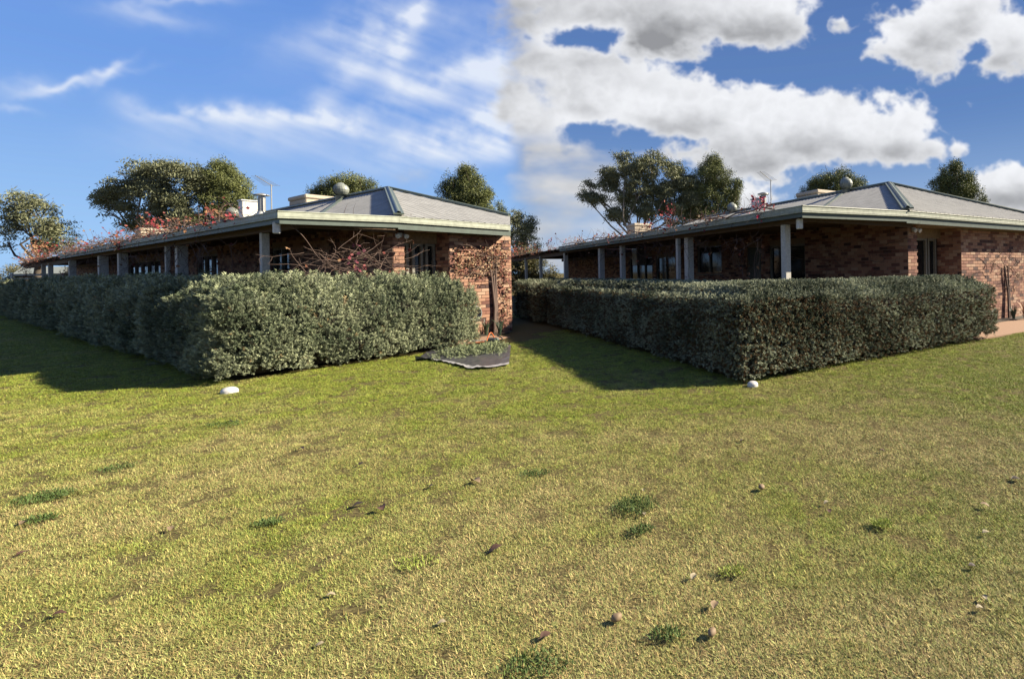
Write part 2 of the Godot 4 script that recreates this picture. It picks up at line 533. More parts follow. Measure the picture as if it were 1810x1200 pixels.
func house(s: String, label: String, P: Dictionary) -> Node3D:
	var h := thing("brick_house", label, "house", site[s])
	var bp0: float = P.pillar[0]
	var bp1: float = P.pillar[1]
	var bw: float = P.wall
	var be: float = P.wall_end
	var ln: float = P.length
	var bc: float = P.break_b           # where the verandah roof meets the main roof
	var bA: float = P.apex_b
	var aA: float = P.apex_a
	var H: float = P.apex_h
	var ra: float = P.recess
	var yb := 2.92
	var bb := bA * 2.0 - bc             # far eave
	var cut: Callable = P.cut           # how far along b the house goes at depth a
	# slab
	var st := mb()
	box(st, v3(0.12, -0.1, ln), v3(bp1, 0.13, 0.12))
	box(st, v3(bp1, -0.1, ra + 0.3), v3(bw, 0.12, 0.2))
	part("floor_slab", fin(st), M.concrete, h)
	# walls: mortar cores with bricks proud of them
	var owners := {}
	var list := []
	var wst := mb()
	var opens: Array = P.openings        # [a0, a1, y0, y1, kind]
	opens.sort_custom(func(x, y): return x[0] < y[0])
	var a_now := 0.5
	for op in opens:
		box(wst, v3(bp0 + 0.012, 0.1, op[0]), v3(bp1 - 0.012, 2.93, a_now + (0.012 if a_now == 0.5 else 0.0)))
		if op[2] > 0.3: box(wst, v3(bp0 + 0.012, 0.1, op[1]), v3(bp1 - 0.012, op[2], op[0]))
		box(wst, v3(bp0 + 0.012, op[3], op[1]), v3(bp1 - 0.012, 2.93, op[0]))
		a_now = op[1]
	box(wst, v3(bp0 + 0.012, 0.1, ln - 0.3), v3(bp1 - 0.012, 2.93, a_now))
	owners.verandah_wall = part("verandah_wall", fin(wst), M.mortar, h)
	var fst := mb()
	var ce: float = cut.call(0.5)
	box(fst, v3(bw + 0.012, -0.1, ra + 0.1), v3(bw + 0.24, 2.66, 0.512))
	var fe := minf(be, ce)
	box(fst, v3(bw + 0.24, -0.1, 0.75), v3(fe, 2.66, 0.512))
	owners.front_wall = part("front_wall", fin(fst), M.mortar, h)
	var back := mb()
	box(back, v3(bp1, 0.1, ra + 0.30), v3(bw + 0.1, 2.66, ra + 0.12))
	if P.has("end_wall"):
		var e0 := v3(fe, 0, 0.52)
		var e1 := v3(cut.call(2.3), 0, 2.3)
		var dn := (e1 - e0)
		var fx := Transform3D(Basis(dn.normalized(), Vector3.UP, dn.normalized().cross(Vector3.UP)), e0)
		box(back, Vector3(0, -0.1, -0.2), Vector3(dn.length(), 2.7, -0.01), fx)
	box(back, v3(bp1, 0.1, ln - 0.3), v3(bp1 + 0.3, 2.6, ln - 0.55))
	part("inner_wall", fin(back), M.timber, h)
	var holes := []
	for op in opens: holes.append([op[0] - 0.5, op[1] - 0.5, op[2], op[3]])
	brick_face(list, "verandah_wall", v3(bp0, 0.13, 0.5), Vector3(0, 0, -1), Vector3(-1, 0, 0), ln - 0.8, 0.13, 2.9, holes)
	brick_face(list, "verandah_wall", v3(bp0, 0.13, 0.5), Vector3(1, 0, 0), Vector3(0, 0, 1), bp1 - bp0, 0.13, 2.64)
	brick_face(list, "front_wall", v3(bw, 0.02, 0.5), Vector3(1, 0, 0), Vector3(0, 0, 1), fe - bw, 0.02, 2.62)
	brick_face(list, "front_wall", v3(bw, 0.13, ra + 0.1), Vector3(0, 0, 1), Vector3(-1, 0, 0), ra - 0.4, 0.13, 2.62)
	for e in list: e.p.y -= 0.0
	lay_bricks(h, owners, list, s)
	# openings
	for op in opens:
		var o := v3(bp0 + 0.05, 0, op[0])
		if op[4] == "window": glazing(h, "window", M.frame, o, Vector3(0, 0, -1), Vector3(-1, 0, 0), op[1] - op[0], op[2], op[3], op[5])
		elif op[4] == "glass_door": glazing(h, "glass_door", M.frame, o, Vector3(0, 0, -1), Vector3(-1, 0, 0), op[1] - op[0], op[2], op[3], op[5])
		else:
			var ds := mb()
			cbox(ds, v3(bp0 + 0.06, op[2], op[1]), v3(bp0 + 0.11, op[3], op[0]), 0.006)
			var dr := part("door", fin(ds), M.door, h)
			var dk := mb()
			lathe(dk, [Vector2(0, 0.03), Vector2(0.028, 0.02), Vector2(0.03, 0), Vector2(0.02, -0.02), Vector2(0, -0.03)], 8, v3(bp0 + 0.03, 1.1, op[0] + 0.12))
			part("handle", fin(dk), M.zinc, dr)
	# entrance glazing in the recess
	for g in P.entrance:
		glazing(h, "entrance_door", M.frame, v3(g[0], 0, ra + 0.05), Vector3(1, 0, 0), Vector3(0, 0, 1), g[1] - g[0], 0.16, 2.4, 1)
	var lin_ := mb()
	box(lin_, v3(bp1 + 0.002, 2.402, ra + 0.118), v3(bw - 0.002, 2.655, ra - 0.02))
	part("lintel", fin(lin_), M.soffit, h)
	# posts
	for p in P.posts:
		var ps := mb()
		var w: float = p[1]
		cbox(ps, v3(0.35 + p[2] - w / 2, 0.12, p[0] + w / 2), v3(0.35 + p[2] + w / 2, 2.55, p[0] - w / 2), 0.008)
		part("post", fin(ps), M.post, h)
	# beam, rafters, ceiling
	var bs := mb()
	box(bs, v3(0.3, 2.551, P.roof_len), v3(0.4, 2.72, 0.3))
	part("beam", fin(bs), M.timber, h)
	bs = mb()
	box(bs, v3(0.402, 2.58, 0.42), v3(bp0 - 0.002, 2.7, 0.34))
	part("beam", fin(bs), M.timber, h)
	var ra_ := 0.9
	while ra_ < P.roof_len:
		var rs := mb()
		bar(rs, v3(0.05, 2.72, ra_), v3(bp0, 2.82, ra_), 0.045, 0.10)
		part("rafter", fin(rs), M.timber, h)
		ra_ += 0.9
	var cl := mb()
	var ang := Vector3(bc, yb - 2.80, 0)
	quad(cl, v3(0.02, 2.776, 0.03), v3(bc, yb - 0.024, 0.03), v3(bc, yb - 0.024, P.roof_len), v3(0.02, 2.776, P.roof_len))
	quad(cl, v3(bc, yb - 0.024, 0.3), v3(bp1 + 0.1, yb + 0.1, 0.3), v3(bp1 + 0.1, yb + 0.1, P.roof_len), v3(bc, yb - 0.024, P.roof_len))
	part("ceiling_lining", fin(cl), M.ceiling, h)
	var sf := mb()
	quad(sf, v3(bp0, 2.664, 0.06), v3(minf(be, cut.call(0.06)), 2.664, 0.06), v3(fe, 2.664, ra + 0.3), v3(bp0, 2.664, ra + 0.3))
	part("soffit", fin(sf), M.soffit, h)
	# roof: verandah sheet, main slope over the verandah side, hip end, far slope
	var r1 := mb()
	var up := Vector3(bc, yb - 2.80, 0)
	sheeting(r1, v3(0, 2.80, 0.0), Vector3(0, 0, -1), up.normalized(), P.roof_len, func(_t): return 0.0, func(_t): return up.length() + 0.06)
	part("verandah_roof", fin(r1), M.roof, h)
	var r2 := mb()
	var vb := bA - bc
	var sl := Vector3(vb, H - yb, 0)
	sheeting(r2, v3(bc, yb, 0.0), Vector3(0, 0, -1), sl.normalized(), P.roof_len, func(_t): return 0.0, func(t): return minf(t / aA, 1.0) * sl.length())
	part("main_roof", fin(r2), M.roof, h)
	var r3 := mb()
	var se := Vector3(0, H - yb, -aA)
	var width := minf(bb - bc, be + 2.2 - bc)
	sheeting(r3, v3(bc, yb, 0.0), Vector3(1, 0, 0), se.normalized(), width,
		func(t): return maxf(0.0, P.cut_a.call(bc + t)) / aA * se.length(),
		func(t): return minf(t / vb, 2.0 - t / vb) * se.length())
	part("hip_roof", fin(r3), M.roof, h)
	var r4 := mb()
	var fe2 := maxf(0.0, P.cut_a.call(bb))
	quad(r4, v3(bA, H, aA), v3(bA, H, P.roof_len), v3(bb, yb, P.roof_len), v3(bb, yb, fe2))
	var kx: float = P.far_hip
	tri(r4, v3(bA, H, aA), v3(bb, yb, fe2), v3(bA + (bb - bA) * kx, H + (yb - H) * kx, aA * (1.0 - kx)))
	part("far_roof", fin(r4), M.roof, h)
	# caps
	var cap := func(called: String, p0: Vector3, p1: Vector3, w: float) -> void:
		var cs := mb()
		bar(cs, p0 + Vector3(0, 0.03, 0), p1 + Vector3(0, 0.03, 0), w, 0.035)
		var top := (p1 - p0).normalized()
		tube(cs, [p0 + Vector3(0, 0.05, 0), p1 + Vector3(0, 0.05, 0)], 0.045, 0.045, 7)
		part(called, fin(cs), M.cap, h)
	cap.call("ridge_cap", v3(bA, H, aA), v3(bA, H, P.roof_len), 0.16)
	cap.call("hip_cap", v3(bc, yb + 0.02, 0.0), v3(bA, H, aA), P.cap_w)
	cap.call("hip_cap", v3(bA, H, aA), v3(bA + (bb - bA) * kx, H + (yb - H) * kx, aA * (1.0 - kx)), 0.16)
	# a dark flashing line that runs up the verandah-side slope
	var fl := mb()
	var f0: Vector3 = v3(bc, yb + 0.035, P.flash_a)
	var f1: Vector3 = v3(bA, H + 0.035, P.flash_b)
	bar(fl, f0, f1, 0.09, 0.02)
	part("flashing", fin(fl), M.cap, h)
	# gutters: a plate, a floor and a rolled lip
	var gutter := func(p0: Vector3, p1: Vector3, out: Vector3) -> void:
		var gs := mb()
		var z := (p1 - p0)
		var f := Transform3D(Basis(out, Vector3.UP, z.normalized()), p0)
		var Lg := z.length()
		box(gs, Vector3(0.0, -0.06, 0), Vector3(0.006, 0.055, Lg), f)
		box(gs, Vector3(-0.11, -0.066, 0), Vector3(0.004, -0.06, Lg), f)
		tube(gs, [f * Vector3(0.006, 0.06, 0), f * Vector3(0.006, 0.06, Lg)], 0.013, 0.013, 7)
		tube(gs, [f * Vector3(0.006, -0.03, 0), f * Vector3(0.006, -0.03, Lg)], 0.007, 0.007, 6)
		part("gutter", fin(gs), M.gutter, h)
	gutter.call(v3(-0.006, 2.77, 0.0), v3(-0.006, 2.77, P.roof_len), Vector3(-1, 0, 0))
	gutter.call(v3(-0.01, 2.77, -0.006), v3(bc, 2.84, -0.006), Vector3(0, 0, 1))
	gutter.call(v3(bc + 0.002, 2.84, -0.006), v3(minf(be + 2.2, cut.call(0.0)), 2.84, -0.006), Vector3(0, 0, 1))
	var fa := mb()
	bar(fa, v3(0.03, 2.66, 0.05), v3(bc, 2.72, 0.05), 0.03, 0.11)
	bar(fa, v3(bc, 2.705, 0.05), v3(minf(be + 2.2, cut.call(0.05)), 2.705, 0.05), 0.03, 0.15)
	bar(fa, v3(0.05, 2.67, 0.07), v3(0.05, 2.67, P.roof_len), 0.03, 0.10)
	part("fascia", fin(fa), M.fascia, h)
	# pergola carrying on beyond the sheeted roof
	for q in P.pergola:
		var pg := mb()
		box(pg, v3(0.30, 2.45, ln), v3(0.40, 2.62, P.roof_len + 0.002))
		box(pg, v3(bp0 - 0.12, 2.45, ln), v3(bp0 - 0.02, 2.62, P.roof_len + 0.002))
		part("pergola_beam", fin(pg), M.timber, h)
		pg = mb()
		box(pg, v3(0.05, 2.725, ln), v3(bp1, 2.75, P.roof_len + 0.01))
		part("pergola_cover", fin(pg), M.timber, h)
		var x: float = P.roof_len + 0.4
		while x < ln:
			var ps := mb()
			box(ps, v3(0.1, 2.622, x + 0.05), v3(bp0, 2.72, x))
			part("pergola_rafter", fin(ps), M.timber, h)
			x += 0.8
	if P.has("rail"):
		var rl := mb()
		box(rl, v3(0.42, 1.28, 0.49), v3(bp0 - 0.01, 1.34, 0.39))
		box(rl, v3(0.42, 0.45, 0.46), v3(bp0 - 0.01, 0.5, 0.42))
		part("rail", fin(rl), M.pine, h)
	return h

# ---------------------------------------------------------------- roof fittings
func roof_vent(s: String, b: float, y: float, a: float, k: float, label: String) -> void:
	var o := thing("roof_ventilator", label, "roof vent", hb(s, b, y, a), "round spinning vents on the roofs")
	var n := mb()
	lathe(n, [Vector2(0.16 * k, -0.25), Vector2(0.15 * k, 0.12 * k), Vector2(0.2 * k, 0.13 * k)], 18)
	part("neck", fin(n), M.vent, o)
	for i in 20:
		var f := mb()
		var an := TAU * i / 20
		var pts := []
		for j in 7:
			var t := PI * (0.12 + 0.76 * j / 6.0)
			var r := 0.24 * k * sin(t)
			pts.append(Vector3(cos(an + j * 0.05) * r, 0.34 * k - cos(t) * 0.22 * k, sin(an + j * 0.05) * r))
		for j in 6:
			var p: Vector3 = pts[j]
			var q: Vector3 = pts[j + 1]
			var tw := Vector3(-sin(an + 0.5), 0, cos(an + 0.5)) * 0.075 * k
			quad(f, p, q, q + tw * (1.0 if j < 5 else 0.6), p + tw * (1.0 if j > 0 else 0.6))
		part("fin", fin(f), M.vent, o)
	var c := mb()
	lathe(c, [Vector2(0.11 * k, 0.53 * k), Vector2(0.08 * k, 0.57 * k), Vector2(0, 0.59 * k)], 14)
	part("cap", fin(c), M.vent, o)

func cooler(s: String, b: float, y: float, a: float, sz: Vector3, label: String, sx := 0.0) -> void:
	var o := thing("evaporative_cooler", label, "air cooler", hb(s, b, y, a, sx), "coolers on the roofs")
	var n := mb()
	cbox(n, Vector3(-sz.x / 2, 0, -sz.z / 2), Vector3(sz.x / 2, sz.y * 0.82, sz.z / 2), 0.03)
	part("casing", fin(n), M.cream, o)
	n = mb()
	cbox(n, Vector3(-sz.x * 0.53, sz.y * 0.822, -sz.z * 0.53), Vector3(sz.x * 0.53, sz.y, sz.z * 0.53), 0.04)
	part("lid", fin(n), M.cream, o)
	for i in 5:
		n = mb()
		var y0 := sz.y * (0.12 + 0.13 * i)
		box(n, Vector3(-sz.x * 0.4, y0, sz.z / 2 + 0.002), Vector3(sz.x * 0.4, y0 + 0.03, sz.z / 2 + 0.02))
		box(n, Vector3(-sz.x / 2 - 0.02, y0, -sz.z * 0.4), Vector3(-sz.x / 2 - 0.002, y0 + 0.03, sz.z * 0.4))
		part("louvre", fin(n), M.cream, o)
	n = mb()
	box(n, Vector3(-sz.x * 0.3, -1.2, -sz.z * 0.3), Vector3(sz.x * 0.3, -0.002, sz.z * 0.3))
	part("dropper", fin(n), M.zinc, o)

func flue(s: String, b: float, a: float, y0: float, y1: float, label: String) -> void:
	var o := thing("chimney_flue", label, "chimney", hb(s, b, y0, a))
	var hgt := y1 - y0
	var n := mb()
	lathe(n, [Vector2(0.13, -0.4), Vector2(0.13, hgt - 0.08)], 16)
	part("pipe", fin(n), M.zinc, o)
	n = mb()
	lathe(n, [Vector2(0.27, hgt - 0.03), Vector2(0.27, hgt), Vector2(0.05, hgt + 0.07), Vector2(0, hgt + 0.08)], 18)
	part("cowl", fin(n), M.zinc, o)
	n = mb()
	lathe(n, [Vector2(0.19, -0.1), Vector2(0.15, 0.12)], 14)
	part("collar", fin(n), M.white, o)

func antenna(s: String, b: float, a: float, y0: float, y1: float, label: String, turn: float) -> void:
	var o := thing("television_antenna", label, "antenna", hb(s, b, y0, a, turn))
	var hgt := y1 - y0
	var n := mb()
	tube(n, [Vector3(0, -0.5, 0), Vector3(0, hgt, 0)], 0.022, 0.02, 6)
	part("mast", fin(n), M.zinc, o)
	n = mb()
	tube(n, [Vector3(0.15, hgt - 0.06, 0), Vector3(-1.25, hgt + 0.14, 0)], 0.014, 0.014, 5)
	part("boom", fin(n), M.zinc, o)
	for i in 9:
		n = mb()
		var x := 0.05 - i * 0.15
		var y := hgt - 0.045 - (x - 0.05) * 0.143
		tube(n, [Vector3(x, y, -0.28 + i * 0.012), Vector3(x, y, 0.28 - i * 0.012)], 0.006, 0.006, 4)
		part("element", fin(n), M.zinc, o)

func masonry_chimney(s: String, b: float, a: float, y0: float, y1: float, label: String) -> void:
	var o := thing("white_chimney", label, "chimney", hb(s, b, y0, a))
	var n := mb()
	cbox(n, Vector3(-0.26, -0.6, -0.22), Vector3(0.26, y1 - y0, 0.22), 0.02)
	part("stack", fin(n), M.white, o)
	n = mb()
	cbox(n, Vector3(-0.3, y1 - y0 + 0.002, -0.26), Vector3(0.3, y1 - y0 + 0.06, 0.26), 0.015)
	part("cap", fin(n), M.white, o)

# ---------------------------------------------------------------- hedges
func box_sd(p: Vector3, c: Vector3, h: Vector3, r: float) -> float:
	var q := (p - c).abs() - h + Vector3(r, r, r)
	return Vector3(maxf(q.x, 0), maxf(q.y, 0), maxf(q.z, 0)).length() + minf(maxf(q.x, maxf(q.y, q.z)), 0.0) - r

func hedge_sd(p: Vector3, boxes: Array, k_ := 0.2) -> float:
	var d := 1e9
	for k in boxes:
		var e := box_sd(p, k[0], k[1], k[2])
		var h := maxf(k_ - absf(d - e), 0.0) / k_
		d = minf(d, e) - h * h * k_ * 0.25
	return d

func sprig_mesh(seed_: int, len_: float, leaves: int, leaf: float, wid: float, tips: bool) -> ArrayMesh:
	var g := RandomNumberGenerator.new()
	g.seed = seed_
	var s := mb()
	for i in leaves:
		var t := (i + 0.5) / leaves
		var an := i * 2.4 + g.randf() * 0.6
		var base := Vector3(g.randf_range(-0.004, 0.004), len_ * (0.05 + 0.9 * t), g.randf_range(-0.004, 0.004))
		var out := Vector3(cos(an), 0.0, sin(an))
		var dir := (out * g.randf_range(0.7, 1.0) + Vector3.UP * g.randf_range(0.35, 1.1)).normalized()
		var side := dir.cross(out + Vector3(0.1, 0.9, 0.2)).normalized() * wid
		var l := leaf * g.randf_range(0.75, 1.2)
		var v := g.randf_range(0.4, 1.0)
		var c := Color(v, v, v * g.randf_range(0.85, 1.0))
		if tips and t > 0.75: c = Color(1.0, 1.0, 0.82)
		s.set_color(c)
		var mid := base + dir * l * 0.45
		tri(s, base, mid + side, base + dir * l)
		tri(s, base, base + dir * l, mid - side)
	s.set_color(Color(0.5, 0.4, 0.3))
	tri(s, Vector3(-0.002, 0, 0), Vector3(0.002, 0, 0), Vector3(0, len_, 0))
	return fin(s)

func hedge(s: String, label: String, legs: Array, P: Dictionary) -> void:
	var o := thing("clipped_hedge", label, "hedge", site[s], P.group)
	var boxes := []
	var core := mb()
	for l in legs:      # b0, b1, a0, a1, height, rounding
		var c := Vector3((l[0] + l[1]) / 2, l[4] / 2 - 0.06, -(l[2] + l[3]) / 2)
		var hf := Vector3((l[1] - l[0]) / 2, l[4] / 2 + 0.06, (l[3] - l[2]) / 2)
		boxes.append([c, hf, l[5]])
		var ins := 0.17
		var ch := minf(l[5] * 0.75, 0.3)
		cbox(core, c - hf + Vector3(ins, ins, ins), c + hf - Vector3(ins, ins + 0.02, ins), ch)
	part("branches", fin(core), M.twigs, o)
	var xf := []
	var cols := []
	var g := RandomNumberGenerator.new()
	g.seed = P.seed
	var kk: float = P.get("k", 0.2)
	var cam: Vector3 = site[s].affine_inverse() * Vector3(0, 1.6, 0)
	for bi in boxes.size():
		var c: Vector3 = boxes[bi][0]
		var hf: Vector3 = boxes[bi][1]
		var areas := [hf.y * hf.z * 4, hf.y * hf.z * 4, hf.x * hf.y * 4, hf.x * hf.y * 4, hf.x * hf.z * 4]
		for fi in 5:
			var n := int(areas[fi] * P.density)
			for i in n:
				var u := g.randf_range(-1.0, 1.0)
				var w := g.randf_range(-1.0, 1.0)
				var p: Vector3
				if fi < 2: p = c + Vector3(hf.x * (1 if fi == 0 else -1), hf.y * u, hf.z * w)
				elif fi < 4: p = c + Vector3(hf.x * u, hf.y * w, hf.z * (1 if fi == 2 else -1))
				else: p = c + Vector3(hf.x * u, hf.y, hf.z * w)
				if p.y < 0.03: continue
				var dist := p.distance_to(cam)
				var keep := clampf(pow(9.0 / dist, 1.5), 0.06, 1.0)
				if g.randf() > keep: continue
				# faces turned away from the lawn carry fewer sprigs
				if (fi == 0 and bi % 2 == 0) and g.randf() < 0.5: continue
				var e := 0.04
				var nn := Vector3.ZERO
				for it in 2:
					var d0 := hedge_sd(p, boxes, kk)
					nn = Vector3(hedge_sd(p + Vector3(e, 0, 0), boxes, kk) - d0, hedge_sd(p + Vector3(0, e, 0), boxes, kk) - d0, hedge_sd(p + Vector3(0, 0, e), boxes, kk) - d0).normalized()
					p -= nn * d0
				if hedge_sd(p, boxes, kk) < -0.05: continue
				var bump: float = fn.get_noise_3d(p.x * 190.0, p.y * 190.0, p.z * 190.0) * P.bump + fn2.get_noise_3d(p.x * 700.0, p.y * 700.0, p.z * 700.0) * P.bump2
				var depth := pow(g.randf(), 1.6) * 0.17
				var gf: float = P.get("gapf", 420.0)
				var gap := fn2.get_noise_3d(p.x * gf + 50.0, p.y * gf, p.z * gf)
				if gap < P.gap and depth < 0.09: continue
				p += nn * (bump - depth + 0.0)
				if p.y < 0.05 + 0.12 * maxf(0.0, fn.get_noise_2d(p.x * 150.0, p.z * 150.0) + 0.2): continue
				var lean: float = P.up
				var dir: Vector3 = (nn * (1.0 - lean * 0.45) + Vector3.UP * lean * g.randf_range(0.4, 1.0) + Vector3(g.randfn(), g.randfn(), g.randfn()) * (P.wild * (2.0 if nn.y > 0.6 else 1.0))).normalized()
				var sc: float = P.size * g.randf_range(0.7, 1.3) * (1.0 / sqrt(sqrt(keep)))
				if keep < 0.5: sc *= 1.15
				if g.randf() < P.shoots and nn.y > 0.4 and depth < 0.08: sc *= 1.7; dir = (Vector3.UP * 1.6 + dir).normalized()
				var x: Vector3 = dir.cross(Vector3(g.randfn(), g.randfn(), g.randfn())).normalized()
				var tone := clampf(0.5 + 0.9 * fn.get_noise_3d(p.x * 120.0, p.y * 120.0 + 300.0, p.z * 120.0) + g.randfn() * 0.22, 0.0, 1.0)
				var col: Color = (P.dark as Color).lerp(P.light, tone)
				if g.randf() < P.dry_share and nn.y < 0.5: col = P.dry
				xf.append(Transform3D(Basis(x * sc, dir * sc, x.cross(dir) * sc), p))
				cols.append(col)
	copies("foliage", P.mesh, M.hedge, o, xf, cols, "stuff")
	print("hedge ", s, " ", xf.size())

# ---------------------------------------------------------------- trees
func spray_mesh(seed_: int, n: int, rad: float, leaf: float, wid: float, droop: float) -> ArrayMesh:
	var g := RandomNumberGenerator.new()
	g.seed = seed_
	var s := mb()
	for i in n:
		var p := Vector3(g.randfn(), g.randfn() * 0.8, g.randfn()) * rad * 0.5
		var d := (Vector3(g.randfn(), g.randfn() - droop, g.randfn())).normalized()
		var x := d.cross(Vector3(g.randfn(), g.randfn(), g.randfn())).normalized() * wid
		var v := g.randf_range(0.55, 1.0)
		s.set_color(Color(v, v, v))
		var l := leaf * g.randf_range(0.7, 1.3)
		tri(s, p, p + d * l * 0.5 + x, p + d * l)
		tri(s, p, p + d * l, p + d * l * 0.5 - x)
	return fin(s)

func tree(called: String, label: String, at: Vector3, blobs: Array, P: Dictionary) -> void:
	var o := thing(called, label, "tree", Transform3D(Basis(), at), P.group)
	var g := RandomNumberGenerator.new()
	g.seed = P.seed
	var tk := mb()
	var top: Vector3 = P.fork
	var bend := Vector3(g.randf_range(-0.3, 0.3), 0, g.randf_range(-0.3, 0.3))
	tube(tk, [Vector3(0, -0.2, 0), top * 0.33 + bend * 0.4, top * 0.66 + bend, top], P.trunk, P.trunk * 0.6, 8)
	part("trunk", fin(tk), P.bark, o)
	for b in blobs:
		var c := Vector3(b[0], b[1], b[2])
		var lim := mb()
		var from: Vector3 = top * g.randf_range(0.75, 1.0)
		var md := from.lerp(c, 0.5) + Vector3(g.randfn(), -absf(g.randfn()) * 0.5, g.randfn()) * 0.12 * c.distance_to(from)
		tube(lim, [from, md, c], P.trunk * 0.38, 0.03, 6)
		for k in 4:
			var e: Vector3 = c + Vector3(g.randfn(), g.randfn() * 0.8 + 0.3, g.randfn()) * b[3] * 0.45
			tube(lim, [md.lerp(c, 0.4 + 0.15 * k), md.lerp(c, 0.7).lerp(e, 0.5), e], 0.05, 0.015, 4)
		part("limb", fin(lim), P.bark, o)
	var xf := []
	var cols := []
	for b in blobs:
		var clump := g.randf_range(-0.22, 0.22)
		var n := int(P.sprays * b[3] * b[4])
		for i in n:
			var d := Vector3(g.randfn(), g.randfn(), g.randfn()).normalized()
			var r := pow(g.randf(), 0.42)
			var p := Vector3(b[0] + d.x * b[3] * r * P.fat, b[1] + d.y * b[4] * r * P.fat, b[2] + d.z * b[5] * r * P.fat)
			var nz := fn2.get_noise_3d((p.x + at.x) * P.nf, p.y * P.nf, (p.z + at.z) * P.nf)
			if nz < P.gap: continue
			var sc := g.randf_range(0.7, 1.3)
			var ax := Vector3(g.randfn(), g.randfn(), g.randfn()).normalized()
			var tone := clampf(0.5 + clump + nz * 0.9 + g.randfn() * 0.25, 0.0, 1.0)
			cols.append((P.dark as Color).lerp(P.light, tone))
			xf.append(Transform3D(Basis(ax, g.randf() * (0.7 if P.hang else TAU)).scaled(Vector3.ONE * sc), p))
	copies("crown", P.mesh, M.tree_leaf, o, xf, cols, "stuff")

# ---------------------------------------------------------------- vines
func cane(s: SurfaceTool, g: RandomNumberGenerator, p: Vector3, d: Vector3, l: float, r: float, grav: float, wild: float, tips: Array, lev := 1) -> void:
	var n := maxi(4, int(l / 0.12))
	var pts := [p]
	var q := p
	var dd := d.normalized()
	for i in n:
		dd = (dd + Vector3(g.randfn(), g.randfn(), g.randfn()) * wild + Vector3(0, -grav, 0)).normalized()
		q += dd * (l / n)
		pts.append(q)
		if lev > 0 and g.randf() < 0.28:
			cane(s, g, q, (dd + Vector3(g.randfn(), g.randfn(), g.randfn()) * 0.8), l * g.randf_range(0.2, 0.45), r * 0.6, grav, wild, tips, lev - 1)
		if i > n / 2: tips.append(q)
	tips.append(q)
	tube(s, pts, r, r * 0.4, 4)

func vine_leaf_mesh() -> ArrayMesh:
	var s := mb()
	s.set_color(Color.WHITE)
	var pts := [Vector3(0, 0, 0), Vector3(0.035, 0.02, 0.006), Vector3(0.05, 0.06, -0.004), Vector3(0.02, 0.07, 0.006), Vector3(0, 0.1, -0.01), Vector3(-0.02, 0.07, 0.006), Vector3(-0.05, 0.06, -0.004), Vector3(-0.035, 0.02, 0.006)]
	for i in range(1, 7): tri(s, pts[0], pts[i], pts[i + 1])
	return fin(s)

func leaves_at(o: Node3D, called: String, g: RandomNumberGenerator, pts: Array, cols: Array, size: float, spread: float, each: int) -> void:
	var xf := []
	var cc := []
	for p in pts:
		for k in each:
			var sc := size * g.randf_range(0.6, 1.3)
			var q: Vector3 = p + Vector3(g.randfn(), g.randfn(), g.randfn()) * spread
			xf.append(Transform3D(Basis(Vector3(g.randfn(), g.randfn(), g.randfn()).normalized(), g.randf() * TAU).scaled(Vector3.ONE * sc), q))
			var c: Color = cols[g.randi() % cols.size()]
			var v := g.randf_range(0.65, 1.25)
			cc.append(Color(c.r * v, c.g * v, c.b * v))
	if xf.size(): copies(called, M.vine_mesh, M.vine_leaf, o, xf, cc, "stuff")

const REDS := [Color(0.25, 0.03, 0.045), Color(0.31, 0.06, 0.07), Color(0.17, 0.025, 0.035), Color(0.24, 0.085, 0.07)]
const RUST := [Color(0.22, 0.085, 0.045), Color(0.28, 0.15, 0.08), Color(0.17, 0.05, 0.04), Color(0.34, 0.21, 0.12)]
const TANS := [Color(0.36, 0.25, 0.15), Color(0.43, 0.32, 0.21), Color(0.27, 0.16, 0.10), Color(0.28, 0.11, 0.08)]

# a vine trained along the gutter: stretches of canes with tufts of leaves
func gutter_vine(s: String, label: String, a0: float, a1: float, seed_: int, tufts: Array, per_m: float, y0 := 2.86) -> void:
	var o := thing("ornamental_vine", label, "vine", site[s], "vines along the gutters")
	var g := RandomNumberGenerator.new()
	g.seed = seed_
	var st := mb()
	var tips := []
	var main := []
	var a := a0
	while a < a1:
		main.append(v3(0.02 + g.randfn() * 0.06, y0 + 0.03 + g.randfn() * 0.04, a))
		a += 0.4
	tube(st, main, 0.018, 0.012, 5)
	for i in int((a1 - a0) * per_m):
		var at := v3(g.randf_range(-0.08, 0.1), y0 + g.randfn() * 0.05, g.randf_range(a0, a1))
		if g.randf() < 0.55: cane(st, g, at, Vector3(-0.5, 0.2, g.randfn()), g.randf_range(0.25, 0.7), 0.006, 0.16, 0.3, tips, 1)
		else: cane(st, g, at, Vector3(g.randfn() * 0.4, 1.0, g.randfn()), g.randf_range(0.2, 0.6), 0.006, 0.02, 0.25, tips, 1)
	part("canes", fin(st), M.cane, o)
	var some := []
	for t in tips:
		if g.randf() < 0.14: some.append(t)
	leaves_at(o, "scattered_leaves", g, some, RUST + REDS, 0.6, 0.02, 1)
	for t in tufts:       # a, y, radius along, radius up, count, palette
		var ts := mb()
		var pts := []
		for i in int(t[4] * (0.6 if s == "l" else 0.8)):
			var p := v3(g.randfn() * 0.12, t[1] + g.randfn() * t[3] * 0.5, t[0] + g.randfn() * t[2] * 0.5)
			pts.append(p)
			if i % 2 == 0: cane(ts, g, v3(0, y0, t[0] + g.randfn() * t[2] * 0.4), p - v3(0, y0, t[0]), 0.3 + t[3] * 0.6, 0.005, 0.0, 0.25, [], 0)
		part("canes", fin(ts), M.cane, o)
		leaves_at(o, "leaf_tuft", g, pts, t[5], 0.62, 0.03, 2)

